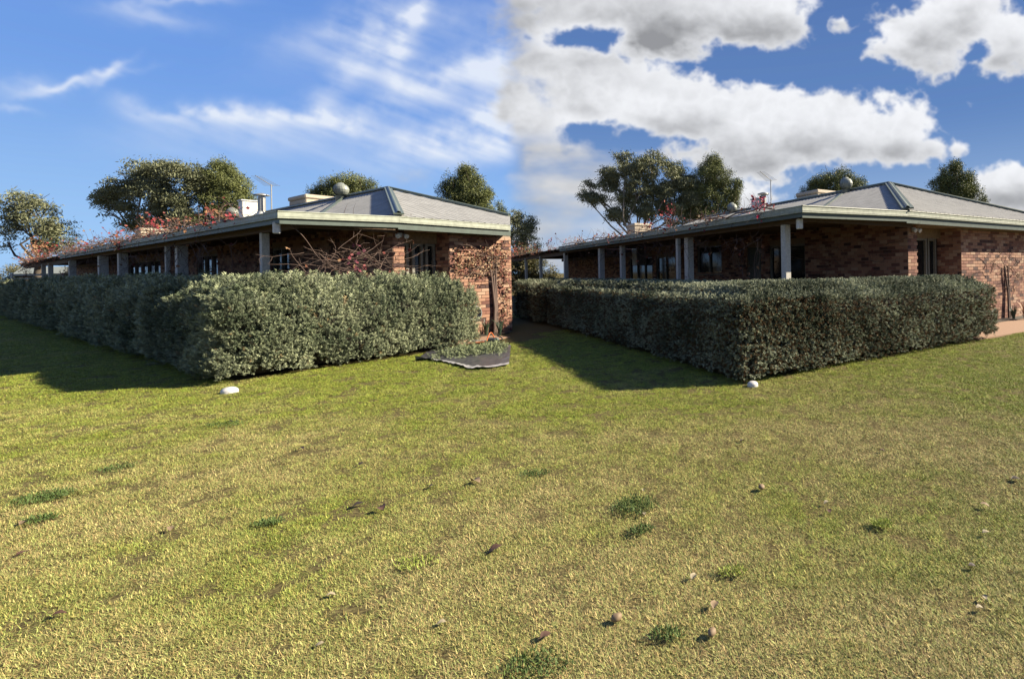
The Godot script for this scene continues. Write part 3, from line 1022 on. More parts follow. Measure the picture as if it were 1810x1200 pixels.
# ---------------------------------------------------------------- small things
func fallen_leaf(at: Vector3, size: float, m: String, label: String, seed_: int, called := "fallen_leaf") -> void:
	var g := RandomNumberGenerator.new()
	g.seed = seed_
	var s := mb()
	s.set_smooth_group(0)
	var cup := g.randf_range(0.15, 0.5)
	var rows := 7
	var pv := []
	for i in rows + 1:
		var t := float(i) / rows
		var w := sin(PI * pow(t, 0.8)) * 0.32 + 0.01
		var ring := []
		for j in 5:
			var u := (j - 2) / 2.0
			ring.append(Vector3(u * w, cup * u * u * w + 0.14 * sin(t * PI) + 0.03 * g.randfn() * absf(u), t - 0.5) * size)
		if i > 0:
			for j in 4: quad(s, pv[j], ring[j], ring[j + 1], pv[j + 1])
		pv = ring
	s.set_smooth_group(-1)
	tube(s, [Vector3(0, 0.002, -0.5) * size, Vector3(0.05, 0.02, -0.75) * size], 0.02 * size, 0.012 * size, 4)
	var o := part(called, fin(s), M[m], self)
	o.transform = Transform3D(Basis(Vector3.UP, g.randf() * TAU) * Basis(Vector3.RIGHT, g.randf_range(-0.25, 0.25)), at + Vector3(0, 0.016, 0))
	tag(o, label, "leaf", "fallen leaves on the lawn")

func pebble(at: Vector3, size: float, label: String, seed_: int) -> void:
	var g := RandomNumberGenerator.new()
	g.seed = seed_
	var s := mb()
	s.set_smooth_group(0)
	var sd := g.randf() * 100.0
	var pt := func(i: int, j: int) -> Vector3:
		var th := PI * i / 8.0
		var ph := TAU * (j % 12) / 12.0
		var d := Vector3(sin(th) * cos(ph), cos(th), sin(th) * sin(ph))
		var r := 1.0 + 0.35 * fn.get_noise_3d(d.x * 60 + sd, d.y * 60, d.z * 60)
		return d * r * Vector3(0.5, 0.36, 0.42) * size
	for i in 8:
		for j in 12: quad(s, pt.call(i, j), pt.call(i, j + 1), pt.call(i + 1, j + 1), pt.call(i + 1, j))
	var o := part("pebble", fin(s), M.leaf_tan, self)
	o.transform = Transform3D(Basis(Vector3.UP, g.randf() * TAU), at + Vector3(0, size * 0.25 + 0.008, 0))
	tag(o, label, "stone", "pebbles on the lawn")

func weed(at: Vector3, rx: float, rz: float, n: int, col: Color, label: String, seed_: int) -> void:
	var g := RandomNumberGenerator.new()
	g.seed = seed_
	var o := thing("weed_patch", label, "weed", Transform3D(Basis(), at), "weeds in the lawn")
	var xf := []
	var cols := []
	for i in int(n * 2.4):
		var r := sqrt(g.randf()) * (0.75 + 0.4 * g.randf())
		var an := g.randf() * TAU
		var p := Vector3(cos(an) * rx * r, g.randf() * 0.014 + 0.006, sin(an) * rz * r)
		var sc := g.randf_range(0.45, 0.95)
		xf.append(Transform3D((Basis(Vector3.UP, g.randf() * TAU) * Basis(Vector3.RIGHT, g.randf_range(-1.4, -0.1))).scaled(Vector3.ONE * sc), p))
		var v := g.randf_range(0.6, 1.3)
		cols.append(Color(col.r * v, col.g * v, col.b * v))
	copies("leaves", M.clover, M.grass, o, xf, cols, "stuff")

# ---------------------------------------------------------------- lawn
func blocked(p: Vector3) -> bool:
	for k in ["l", "r"]:
		var q: Vector3 = site[k].affine_inverse() * p
		var b := q.x
		var a := -q.z
		if k == "l":
			if b > -0.9 and a > -1.05 and b < 3.0 and a < 22: return true
			if b > -0.9 and a > 22: return true
			if b > 3.0 and a > -0.55 and b < 8: return true
			if b > 3.05 and b < 5 and a > -1.45: return true
		else:
			if b > -2.45 and a > -1.25 and b < 4.3: return true
			if b > 4.3 and a > -1.35 + clampf((b - 5.0) * 0.35, 0.0, 0.5): return true
	return false

func lawn_ground() -> void:
	var xs := []
	var zs := []
	var x := -18.0
	while x <= 14.0:
		xs.append(x); x += 0.2
	var st := 0.3
	while xs[-1] < 900.0:
		xs.append(xs[-1] + st); xs.push_front(xs[0] - st); st *= 1.35
	var z := 2.0
	while z >= -18.0:
		zs.append(z); z -= 0.2
	st = 0.3
	while zs[-1] > -1200.0:
		zs.append(zs[-1] - st); zs.push_front(zs[0] + st); st *= 1.35
	var s := mb()
	s.set_smooth_group(0)
	var hgt := func(px: float, pz: float) -> float:
		return fn.get_noise_2d(px * 60.0, pz * 60.0) * 0.016 - 0.006
	var rows := []
	for zz in zs:
		var row := []
		for xx in xs: row.append(Vector3(xx, hgt.call(xx, zz), zz))
		rows.append(row)
	for j in zs.size() - 1:
		for i in xs.size() - 1:
			quad(s, rows[j][i], rows[j][i + 1], rows[j + 1][i + 1], rows[j + 1][i])
	var o := part("lawn", fin(s), M.lawn, self)
	tag(o, "", "", "", "structure")

func tuft_mesh(seed_: int, n: int, rad: float, hgt: float, wid: float) -> ArrayMesh:
	var g := RandomNumberGenerator.new()
	g.seed = seed_
	var s := mb()
	for i in n:
		var an := g.randf() * TAU
		var p := Vector3(cos(an), 0, sin(an)) * rad * sqrt(g.randf())
		var d := Vector3(g.randfn() * 0.9, g.randf_range(0.12, 0.8), g.randfn() * 0.9).normalized()
		var sd := d.cross(Vector3.UP)
		sd = (sd.normalized() if sd.length() > 0.01 else Vector3.RIGHT) * wid * g.randf_range(0.7, 1.3)
		var l := hgt * g.randf_range(0.6, 1.5)
		var r := g.randf()
		var c := Color(1, 1, 1)
		if r < 0.34: c = Color(1.0, 0.87, 0.62)
		elif r < 0.5: c = Color(0.62, 0.48, 0.34)
		elif r < 0.75: c = Color(0.55, 0.66, 0.35)
		else: c = Color(0.8, 0.86, 0.5)
		var v := g.randf_range(0.7, 1.0)
		s.set_color(Color(c.r * v, c.g * v, c.b * v))
		tri(s, p - sd, p + sd, p + d * l)
	return fin(s)

func grass() -> void:
	var g := RandomNumberGenerator.new()
	g.seed = 404
	var meshes := [tuft_mesh(1, 26, 0.035, 0.020, 0.0019), tuft_mesh(2, 26, 0.035, 0.017, 0.0021), tuft_mesh(3, 26, 0.04, 0.023, 0.0018)]
	var xf := [[], [], []]
	var cols := [[], [], []]
	var n := 0
	while n < 400000:
		# depth drawn so that tufts thin out with distance
		var t := g.randf()
		var z := pow(lerpf(pow(1.5, 0.55), pow(32.0, 0.55), t), 1.0 / 0.55)
		var x := g.randf_range(-1.62 * z - 1.0, 0.78 * z + 1.0)
		n += 1
		var p := Vector3(x, 0, -z)
		if z > 6.0 and blocked(p): continue
		p.y = fn.get_noise_2d(x * 60.0, -z * 60.0) * 0.016 - 0.008
		var bare := fn2.get_noise_2d(x * 260.0, z * 260.0)
		if bare < -0.22 and g.randf() < 0.75: continue
		var green := clampf(0.34 + 0.75 * fn.get_noise_2d(x * 45.0 + 900.0, z * 45.0) + 0.5 * fn2.get_noise_2d(x * 200.0, z * 200.0 + 500.0) + smoothstep(4.4, 7.2, z) * 0.7, 0.0, 1.0)
		var straw := Color(0.62, 0.58, 0.36)
		var gr := Color(0.40, 0.49, 0.12)
		var c := straw.lerp(gr, green)
		var v := g.randf_range(0.45, 1.45)
		c = Color(c.r * v, c.g * v, c.b * v)
		var sc := (1.0 + clampf((z - 4.0) * 0.09, 0.0, 1.4)) * g.randf_range(0.75, 1.3)
		var k := n % 3
		xf[k].append(Transform3D(Basis(Vector3.UP, g.randf() * TAU) * Basis.from_scale(Vector3(sc, minf(sc, 1.5), sc)), p))
		cols[k].append(c)
	var root := thing("grass", "short yellow green lawn grass with straw coloured patches", "grass")
	root.set_meta("kind", "stuff")
	for k in 3: copies("blades", meshes[k], M.grass, root, xf[k], cols[k], "stuff")

# ---------------------------------------------------------------- build
func _ready() -> void:
	rng.seed = 7
	# camera: level lens, shifted; rolled one degree
	var cam := Camera3D.new()
	cam.name = "Camera"
	var near := 0.05
	cam.projection = Camera3D.PROJECTION_FRUSTUM
	cam.keep_aspect = Camera3D.KEEP_HEIGHT
	cam.size = near * 1200.0 / 876.0
	cam.frustum_offset = Vector2((905.0 - 1269.0) / 876.0 * near, -(600.0 - 478.5) / 876.0 * near)
	cam.near = near
	cam.far = 3000.0
	cam.position = Vector3(0, 1.6, 0)
	cam.rotation = Vector3(0, 0, -0.017)
	add_child(cam)
	cam.make_current()
	var env := Environment.new()
	var sky := Sky.new()
	var psm := PanoramaSkyMaterial.new()
	psm.panorama = make_sky()
	sky.sky_material = psm
	env.background_mode = Environment.BG_SKY
	env.sky = sky
	env.tonemap_mode = Environment.TONE_MAPPER_LINEAR
	env.tonemap_exposure = EXPO
	env.sdfgi_enabled = true
	env.ssao_enabled = true
	env.ssil_enabled = true
	var we := WorldEnvironment.new()
	we.name = "WorldEnvironment"
	we.environment = env
	add_child(we)
	var sun := DirectionalLight3D.new()
	sun.name = "Sun"
	sun.light_energy = 1.6
	sun.light_color = Color(1.0, 0.94, 0.84)
	sun.light_angular_distance = 0.5
	sun.shadow_enabled = true
	add_child(sun)
	sun.look_at_from_position(Vector3(0.838, 0.53, -0.11) * 50.0, Vector3.ZERO)
	print("sky done ", Time.get_ticks_msec())

	make_materials()
	make_sites()
	M.vine_mesh = vine_leaf_mesh()
	var cv := mb()
	cv.set_color(Color.WHITE)
	tri(cv, Vector3(0, 0, 0), Vector3(0.004, 0.012, 0), Vector3(0, 0.03, 0.002))
	tri(cv, Vector3(0, 0, 0), Vector3(0, 0.03, 0.002), Vector3(-0.004, 0.012, 0))
	M.clover = fin(cv)
	lawn_ground()
	build_houses()
	print("houses ", Time.get_ticks_msec())
	build_hedges()
	build_trees()
	print("trees ", Time.get_ticks_msec())
	build_vines()
	build_garden()
	build_small()
	grass()
	print("done ", Time.get_ticks_msec())

func build_houses() -> void:
	var far := func(_a): return 99.0
	var nocut := func(_b): return 0.0
	house("l", "brick house with twiggy vine filling its verandah, behind the shaggy hedge", {
		"pillar": [2.19, 2.43], "wall": 3.49, "wall_end": 5.3, "length": 40.0, "roof_len": 24.6, "break_b": 2.08, "apex_b": 4.46, "apex_a": 5.5, "apex_h": 4.38, "recess": 1.05,
		"cut": func(a): return 4.87 + 0.73 * a, "cut_a": func(b): return (b - 4.87) / 0.73, "end_wall": true, "far_hip": 0.69, "cap_w": 0.2, "flash_a": 5.2, "flash_b": 8.4,
		"openings": [[6.3, 7.6, 0.16, 2.5, "glass_door", 2], [12.5, 14.9, 1.0, 2.5, "window", 3], [19.9, 25.9, 0.2, 2.5, "glass_door", 5]],
		"entrance": [[2.5, 2.82], [2.9, 3.16], [3.22, 3.46]],
		"posts": [[1.87, 0.13, 0.0], [8.9, 0.1, -0.05], [8.3, 0.22, 0.1], [14.7, 0.22, 0.0], [17.9, 0.24, 0.0], [24.4, 0.2, 0.0], [30.6, 0.16, 0.0], [33.0, 0.14, 0.0]], "pergola": [1],
	})
	house("r", "brick house with window and rail on its open verandah, behind the trimmed hedge", {
		"pillar": [4.01, 4.40], "wall": 6.38, "wall_end": 13.0, "length": 29.0, "roof_len": 16.2, "break_b": 3.33, "apex_b": 7.99, "apex_a": 4.0, "apex_h": 4.54, "recess": 1.1,
		"cut": far, "cut_a": nocut, "far_hip": 1.0, "cap_w": 0.26, "flash_a": 3.5, "flash_b": 6.0,
		"openings": [[4.1, 5.8, 0.16, 2.4, "glass_door", 2], [6.25, 7.05, 0.16, 2.4, "door"], [8.65, 10.45, 1.48, 2.62, "window", 2], [12.3, 14.2, 0.16, 2.3, "glass_door", 2], [14.6, 17.3, 0.16, 2.35, "glass_door", 3]],
		"entrance": [[4.5, 5.78], [5.84, 6.22]],
		"posts": [[0.89, 0.15, 0.0], [5.45, 0.11, -0.05], [5.1, 0.2, 0.1], [9.6, 0.16, 0.0], [11.7, 0.2, 0.0], [16.3, 0.18, 0.0], [20.8, 0.14, 0.0], [24.2, 0.14, 0.0]], "pergola": [1], "rail": true,
	})
	roof_vent("l", 4.3, 4.28, 8.35, 1.0, "round spinning vent on the ridge above the tarp-side hedge house, nearest the peak")
	roof_vent("l", 4.3, 4.30, 19.2, 1.0, "round spinning vent beyond the white chimney among the vine leaves")
	roof_vent("r", 7.8, 4.45, 5.78, 1.05, "round dark vent just left of the peak on the trimmed hedge house")
	roof_vent("r", 7.8, 4.38, 13.2, 1.1, "pale round vent behind the leafy gutter of the trimmed hedge house")
	cooler("l", 5.3, 3.96, 13.2, Vector3(1.2, 0.95, 1.6), "tan cooler box behind the ridge by the shaggy hedge house's vent")
	cooler("l", 2.6, 3.2, 23.6, Vector3(0.9, 0.85, 0.9), "cream cooler box near the far end of the shaggy hedge house's roof")
	cooler("r", 9.2, 4.05, 8.7, Vector3(1.2, 0.95, 1.3), "grey cooler box behind the ridge of the trimmed hedge house")
	cooler("r", 3.8, 3.13, 15.6, Vector3(0.9, 0.86, 0.9), "cream cooler box at the far end of the trimmed hedge house's roof")
	flue("l", 4.3, 15.6, 4.3, 5.12, "tall metal flue with flat cowl beside the white chimney, over the shaggy hedge")
	flue("r", 7.8, 10.7, 4.4, 5.11, "metal flue with flat cowl behind pink leaves, over the trimmed hedge")
	antenna("l", 4.5, 15.2, 4.3, 5.55, "television antenna pointing left above the flue of the shaggy hedge house", 0.9)
	antenna("r", 8.0, 10.4, 4.4, 5.75, "television antenna pointing left above the flue of the trimmed hedge house", 0.5)
	masonry_chimney("l", 4.2, 16.8, 4.2, 4.92, "square white chimney left of the flue, over the shaggy hedge")
	masonry_chimney("r", 7.7, 10.95, 4.3, 4.85, "small white chimney block below the flue, over the trimmed hedge")

func build_hedges() -> void:
	var shaggy := sprig_mesh(5, 0.11, 22, 0.034, 0.0040, true)
	var tight := sprig_mesh(9, 0.06, 18, 0.027, 0.0046, false)
	var PL := {"seed": 31, "density": 1200.0, "bump": 0.16, "bump2": 0.05, "gap": -0.22, "up": 0.8, "wild": 0.26, "size": 0.85, "shoots": 0.22, "mesh": shaggy,
		"dark": Color(0.10, 0.13, 0.09), "light": Color(0.40, 0.44, 0.32), "dry": Color(0.26, 0.2, 0.12), "dry_share": 0.02, "group": "long hedges of the shaggy garden"}
	hedge("l", "shaggy overgrown grey green hedge with white dome at its corner", [[-1.12, 0.02, -1.22, 21.9, 1.22, 0.16], [-1.12, 3.22, -1.22, -0.05, 1.22, 0.30], [-0.86, 0.02, -0.92, 21.7, 1.47, 0.2], [-0.86, 2.8, -0.92, -0.05, 1.48, 0.25]], PL)
	PL.seed = 32
	hedge("l", "dark far stretch of shaggy hedge past a gap, at the left edge", [[-1.1, 0.02, 22.7, 36.0, 1.42, 0.25]], PL)
	var PR := {"seed": 41, "density": 1500.0, "bump": 0.012, "bump2": 0.012, "gap": -0.08, "gapf": 1250.0, "up": 0.35, "wild": 0.5, "size": 0.8, "k": 0.08, "shoots": 0.0, "mesh": tight,
		"dark": Color(0.075, 0.095, 0.06), "light": Color(0.54, 0.58, 0.44), "dry": Color(0.15, 0.095, 0.05), "dry_share": 0.34, "group": "long hedges of the trimmed garden"}
	hedge("r", "neatly trimmed square hedge with a crisp corner and flat top", [[-2.60, -0.7, -1.43, 8.4, 1.20, 0.05], [-2.60, 4.5, -1.43, -0.2, 1.22, 0.2], [-2.3, -0.7, -1.16, 8.35, 1.36, 0.14], [-2.3, 4.2, -1.16, -0.2, 1.38, 0.18]], PR)
	PR.seed = 42
	hedge("r", "short far block of trimmed hedge past a narrow gap", [[-2.75, -0.8, 8.75, 12.6, 1.36, 0.2]], PR)

func build_trees() -> void:
	var euc := spray_mesh(3, 30, 0.42, 0.24, 0.032, 0.9)
	var pin := spray_mesh(4, 36, 0.38, 0.2, 0.022, -0.6)
	var gum := {"seed": 1, "group": "gum trees behind the houses", "fork": Vector3(0.2, 4.6, 0), "trunk": 0.32, "bark": M.bark_pale, "sprays": 165.0, "mesh": euc, "gap": 0.06, "nf": 80.0, "hang": true, "fat": 0.92,
		"dark": Color(0.10, 0.12, 0.065), "light": Color(0.28, 0.30, 0.17)}
	var con := {"seed": 2, "group": "pine trees behind the houses", "fork": Vector3(0.0, 6.0, 0), "trunk": 0.22, "bark": M.bark_dark, "sprays": 170.0, "mesh": pin, "gap": -0.07, "nf": 105.0, "hang": false, "fat": 1.0,
		"dark": Color(0.085, 0.11, 0.04), "light": Color(0.24, 0.27, 0.095)}
	# the big spreading gums
	tree("gum_tree", "spreading gum tree behind the vine covered gutter, against clear blue sky", Vector3(-51.0, 0, -45), [
		[-0.9, 11.2, 0, 1.9, 1.5, 1.7], [1.6, 11.6, 0.3, 1.9, 1.3, 1.7], [-2.6, 10.2, 0, 1.3, 1.3, 1.3], [3.6, 10.7, 0, 1.5, 1.6, 1.4], [0.6, 9.4, 0.5, 1.8, 1.3, 1.6], [-1.2, 8.6, 0, 1.6, 1.1, 1.4],
		[-4.3, 9.3, 0, 1.0, 0.9, 0.9], [-3.4, 8.4, 0, 1.1, 0.7, 0.9], [2.6, 8.8, 0, 1.8, 1.6, 1.5], [0.8, 7.4, 0, 1.9, 1.2, 1.6], [-1.6, 7.0, 0, 1.2, 0.9, 1.0], [3.4, 7.0, 0, 1.8, 1.4, 1.5], [-4.7, 8.2, 0, 0.5, 0.9, 0.5]], gum)
	gum.seed = 12; gum.fork = Vector3(-0.2, 4.9, 0)
	tree("gum_tree", "spreading gum tree under grey cloud, behind the trimmed hedge house", Vector3(-8.0, 0, -50), [
		[-1.2, 12.2, 0, 2.1, 1.6, 1.9], [1.7, 12.5, 0.3, 2.1, 1.4, 1.9], [-3.0, 11.0, 0, 1.4, 1.5, 1.4], [4.0, 11.4, 0, 1.6, 1.7, 1.5], [5.3, 10.2, 0, 1.4, 1.6, 1.2], [5.4, 8.4, 0, 1.3, 1.4, 1.2], [0.6, 10.2, 0.5, 2.0, 1.4, 1.7], [-1.2, 9.3, 0, 1.8, 1.2, 1.6],
		[-5.0, 10.1, 0, 1.1, 1.0, 1.0], [-3.9, 9.0, 0, 1.2, 0.8, 1.0], [2.9, 9.5, 0, 2.0, 1.7, 1.6], [0.9, 8.0, 0, 2.1, 1.3, 1.8], [-1.8, 7.4, 0, 1.4, 1.0, 1.1], [3.8, 7.6, 0, 2.0, 1.5, 1.6], [-5.2, 9.2, 0, 0.5, 0.9, 0.5]], gum)
	gum.seed = 13; gum.fork = Vector3(0.1, 3.6, 0); gum.bark = M.bark_dark; gum.sprays = 80.0
	tree("gum_tree", "dark tree with forked trunk at the far left edge", Vector3(-57.6, 0, -42), [
		[-1.6, 8.6, 0, 1.7, 1.1, 1.5], [-0.2, 7.7, 0, 1.4, 1.2, 1.3], [1.4, 6.6, 0, 1.4, 1.3, 1.2], [-2.2, 6.9, 0, 1.4, 1.3, 1.3], [1.9, 5.3, 0, 1.1, 1.2, 1.0], [0.2, 6.0, 0, 1.2, 1.1, 1.0], [-2.6, 5.0, 0, 0.9, 0.9, 0.8], [0.8, 4.6, 0, 0.9, 0.7, 0.8]], gum)
	gum.seed = 14; gum.fork = Vector3(0.0, 3.0, 0)
	tree("gum_tree", "dark tree at the far end of the trimmed hedge house's pergola", Vector3(-19.0, 0, -48), [
		[-0.6, 7.0, 0, 1.0, 1.0, 1.0], [0.6, 6.5, 0, 1.1, 1.1, 1.0], [0.0, 5.4, 0, 1.5, 1.2, 1.2], [0.9, 4.6, 0, 1.0, 1.0, 0.9], [-0.5, 4.2, 0, 1.1, 1.0, 0.9]], gum)
	# dense upright trees beside the gums
	tree("pine_tree", "upright olive green tree touching the gum, left of the flue and blue sky", Vector3(-45.9, 0, -46), [
		[0, 12.0, 0, 0.9, 0.9, 0.9], [-0.3, 10.9, 0, 1.6, 1.3, 1.5], [0.9, 10.2, 0, 1.5, 1.3, 1.4], [-1.3, 9.6, 0, 1.3, 1.4, 1.2], [0.3, 8.8, 0, 2.1, 1.4, 1.8], [1.8, 8.4, 0, 0.9, 1.4, 0.9], [-0.4, 7.2, 0, 2.2, 1.3, 1.9], [1.5, 6.6, 0, 1.3, 1.2, 1.2]], con)
	con.seed = 22
	tree("pine_tree", "upright olive green tree touching the gum under cloud, left of the smaller flue", Vector3(-0.5, 0, -50.5), [
		[-2.4, 9.4, 0, 1.4, 1.6, 1.2], [-2.2, 7.8, 0, 1.5, 1.3, 1.2], [2.4, 9.9, 0, 0.8, 1.2, 0.8], [0.2, 12.7, 0, 0.9, 0.9, 0.9], [-0.2, 11.5, 0, 1.6, 1.4, 1.5], [1.0, 10.7, 0, 1.5, 1.4, 1.4], [-1.4, 10.0, 0, 1.3, 1.5, 1.2], [0.3, 9.2, 0, 2.2, 1.5, 1.8], [2.0, 8.7, 0, 0.9, 1.5, 0.9], [-0.4, 7.5, 0, 2.3, 1.4, 1.9], [1.6, 6.8, 0, 1.3, 1.3, 1.2]], con)
	con.seed = 23; con.fork = Vector3(0, 5.0, 0)
	tree("pine_tree", "broad rounded tree behind the roof vent, against blue sky", Vector3(-36.2, 0, -48), [
		[-2.2, 9.2, 0, 1.3, 1.1, 1.2], [-1.0, 10.2, 0, 1.3, 1.0, 1.2], [0.6, 10.6, 0, 1.5, 1.15, 1.3], [2.2, 10.0, 0, 1.3, 1.1, 1.2], [3.2, 9.0, 0, 0.8, 0.8, 0.8], [0.2, 9.2, 0, 2.4, 1.2, 1.8], [-3.2, 8.4, 0, 0.8, 0.8, 0.8], [0, 7.8, 0, 3.2, 1.0, 2.0]], con)
	con.seed = 24
	tree("pine_tree", "broad rounded tree behind the grey cooler, under the long cloud", Vector3(12.0, 0, -50), [
		[-2.2, 9.4, 0, 1.3, 1.1, 1.2], [-1.2, 10.2, 0, 1.3, 1.0, 1.2], [0.4, 10.6, 0, 1.5, 1.15, 1.3], [2.0, 10.0, 0, 1.3, 1.1, 1.2], [3.1, 9.0, 0, 0.8, 0.8, 0.8], [0.2, 9.2, 0, 2.4, 1.2, 1.8], [-3.2, 8.6, 0, 0.8, 0.8, 0.8], [0, 7.8, 0, 3.2, 1.0, 2.0]], con)
	con.seed = 25; con.fork = Vector3(0, 6.5, 0)
	var cone := [[0.1, 10.7, 0, 0.8, 0.8, 0.8], [-0.6, 10.0, 0, 1.1, 0.9, 1.0], [0.7, 9.8, 0, 1.1, 0.9, 1.0], [-1.2, 9.1, 0, 1.1, 1.0, 1.0], [0.5, 8.8, 0, 1.5, 1.1, 1.3], [1.6, 8.5, 0, 0.9, 0.9, 0.9], [-0.6, 7.9, 0, 1.7, 1.1, 1.4], [1.3, 7.4, 0, 1.2, 1.0, 1.1], [0, 6.6, 0, 2.0, 1.0, 1.6]]
	tree("pine_tree", "dark pine behind the hip roof, against blue sky", Vector3(-22.4, 0, -44), cone, con)
	con.seed = 26
	tree("pine_tree", "dark pine behind the hip roof, beside bright low cloud at right", Vector3(22.1, 0, -46), cone, con)
	con.seed = 27; con.trunk = 0.1; con.fork = Vector3(0, 5.5, 0)
	var tip := [[0, 8.4, 0, 0.35, 0.6, 0.35], [0.1, 7.6, 0, 0.6, 0.7, 0.5], [-0.4, 7.0, 0, 0.7, 0.6, 0.6], [0.5, 6.8, 0, 0.6, 0.6, 0.6]]
	tree("pine_tree", "small pointed treetop right of the dark pine, over the shaggy hedge house's roof", Vector3(-22.0, 0, -50), tip, con)
	con.seed = 28
	tree("pine_tree", "small pointed treetop right of the dark pine, by the right edge cloud", Vector3(28.0, 0, -52), tip, con)
	# low growth at the far left
	con.seed = 29; con.fork = Vector3(0, 0.8, 0); con.group = "bushes at the far left"; con.dark = Color(0.09, 0.10, 0.04); con.light = Color(0.22, 0.20, 0.09)
	tree("bush", "olive bush under the forked tree at the far left edge", Vector3(-66.0, 0, -48), [[0, 1.6, 0, 2.0, 1.2, 1.2], [1.8, 1.2, 0, 1.3, 0.9, 1.0], [-1.8, 1.9, 0, 1.6, 1.3, 1.2]], con)
	con.seed = 33
	tree("bush", "low olive bush closing the view between the two houses", Vector3(-14.6, 0, -36), [[0, 1.6, 0, 1.6, 1.4, 1.2], [1.6, 1.4, 0, 1.4, 1.2, 1.0], [-1.2, 2.2, 0, 1.3, 1.4, 1.0], [0.8, 2.6, 0, 1.0, 1.0, 0.9]], con)
	con.seed = 30; con.dark = Color(0.10, 0.085, 0.04); con.light = Color(0.2, 0.16, 0.09)
	tree("bush", "brown green bush between forked tree and pergola", Vector3(-59.0, 0, -46), [[0, 1.8, 0, 1.4, 1.3, 1.2], [1.6, 1.6, 0, 1.3, 1.1, 1.0], [3.4, 2.0, 0, 1.5, 1.5, 1.1]], con)

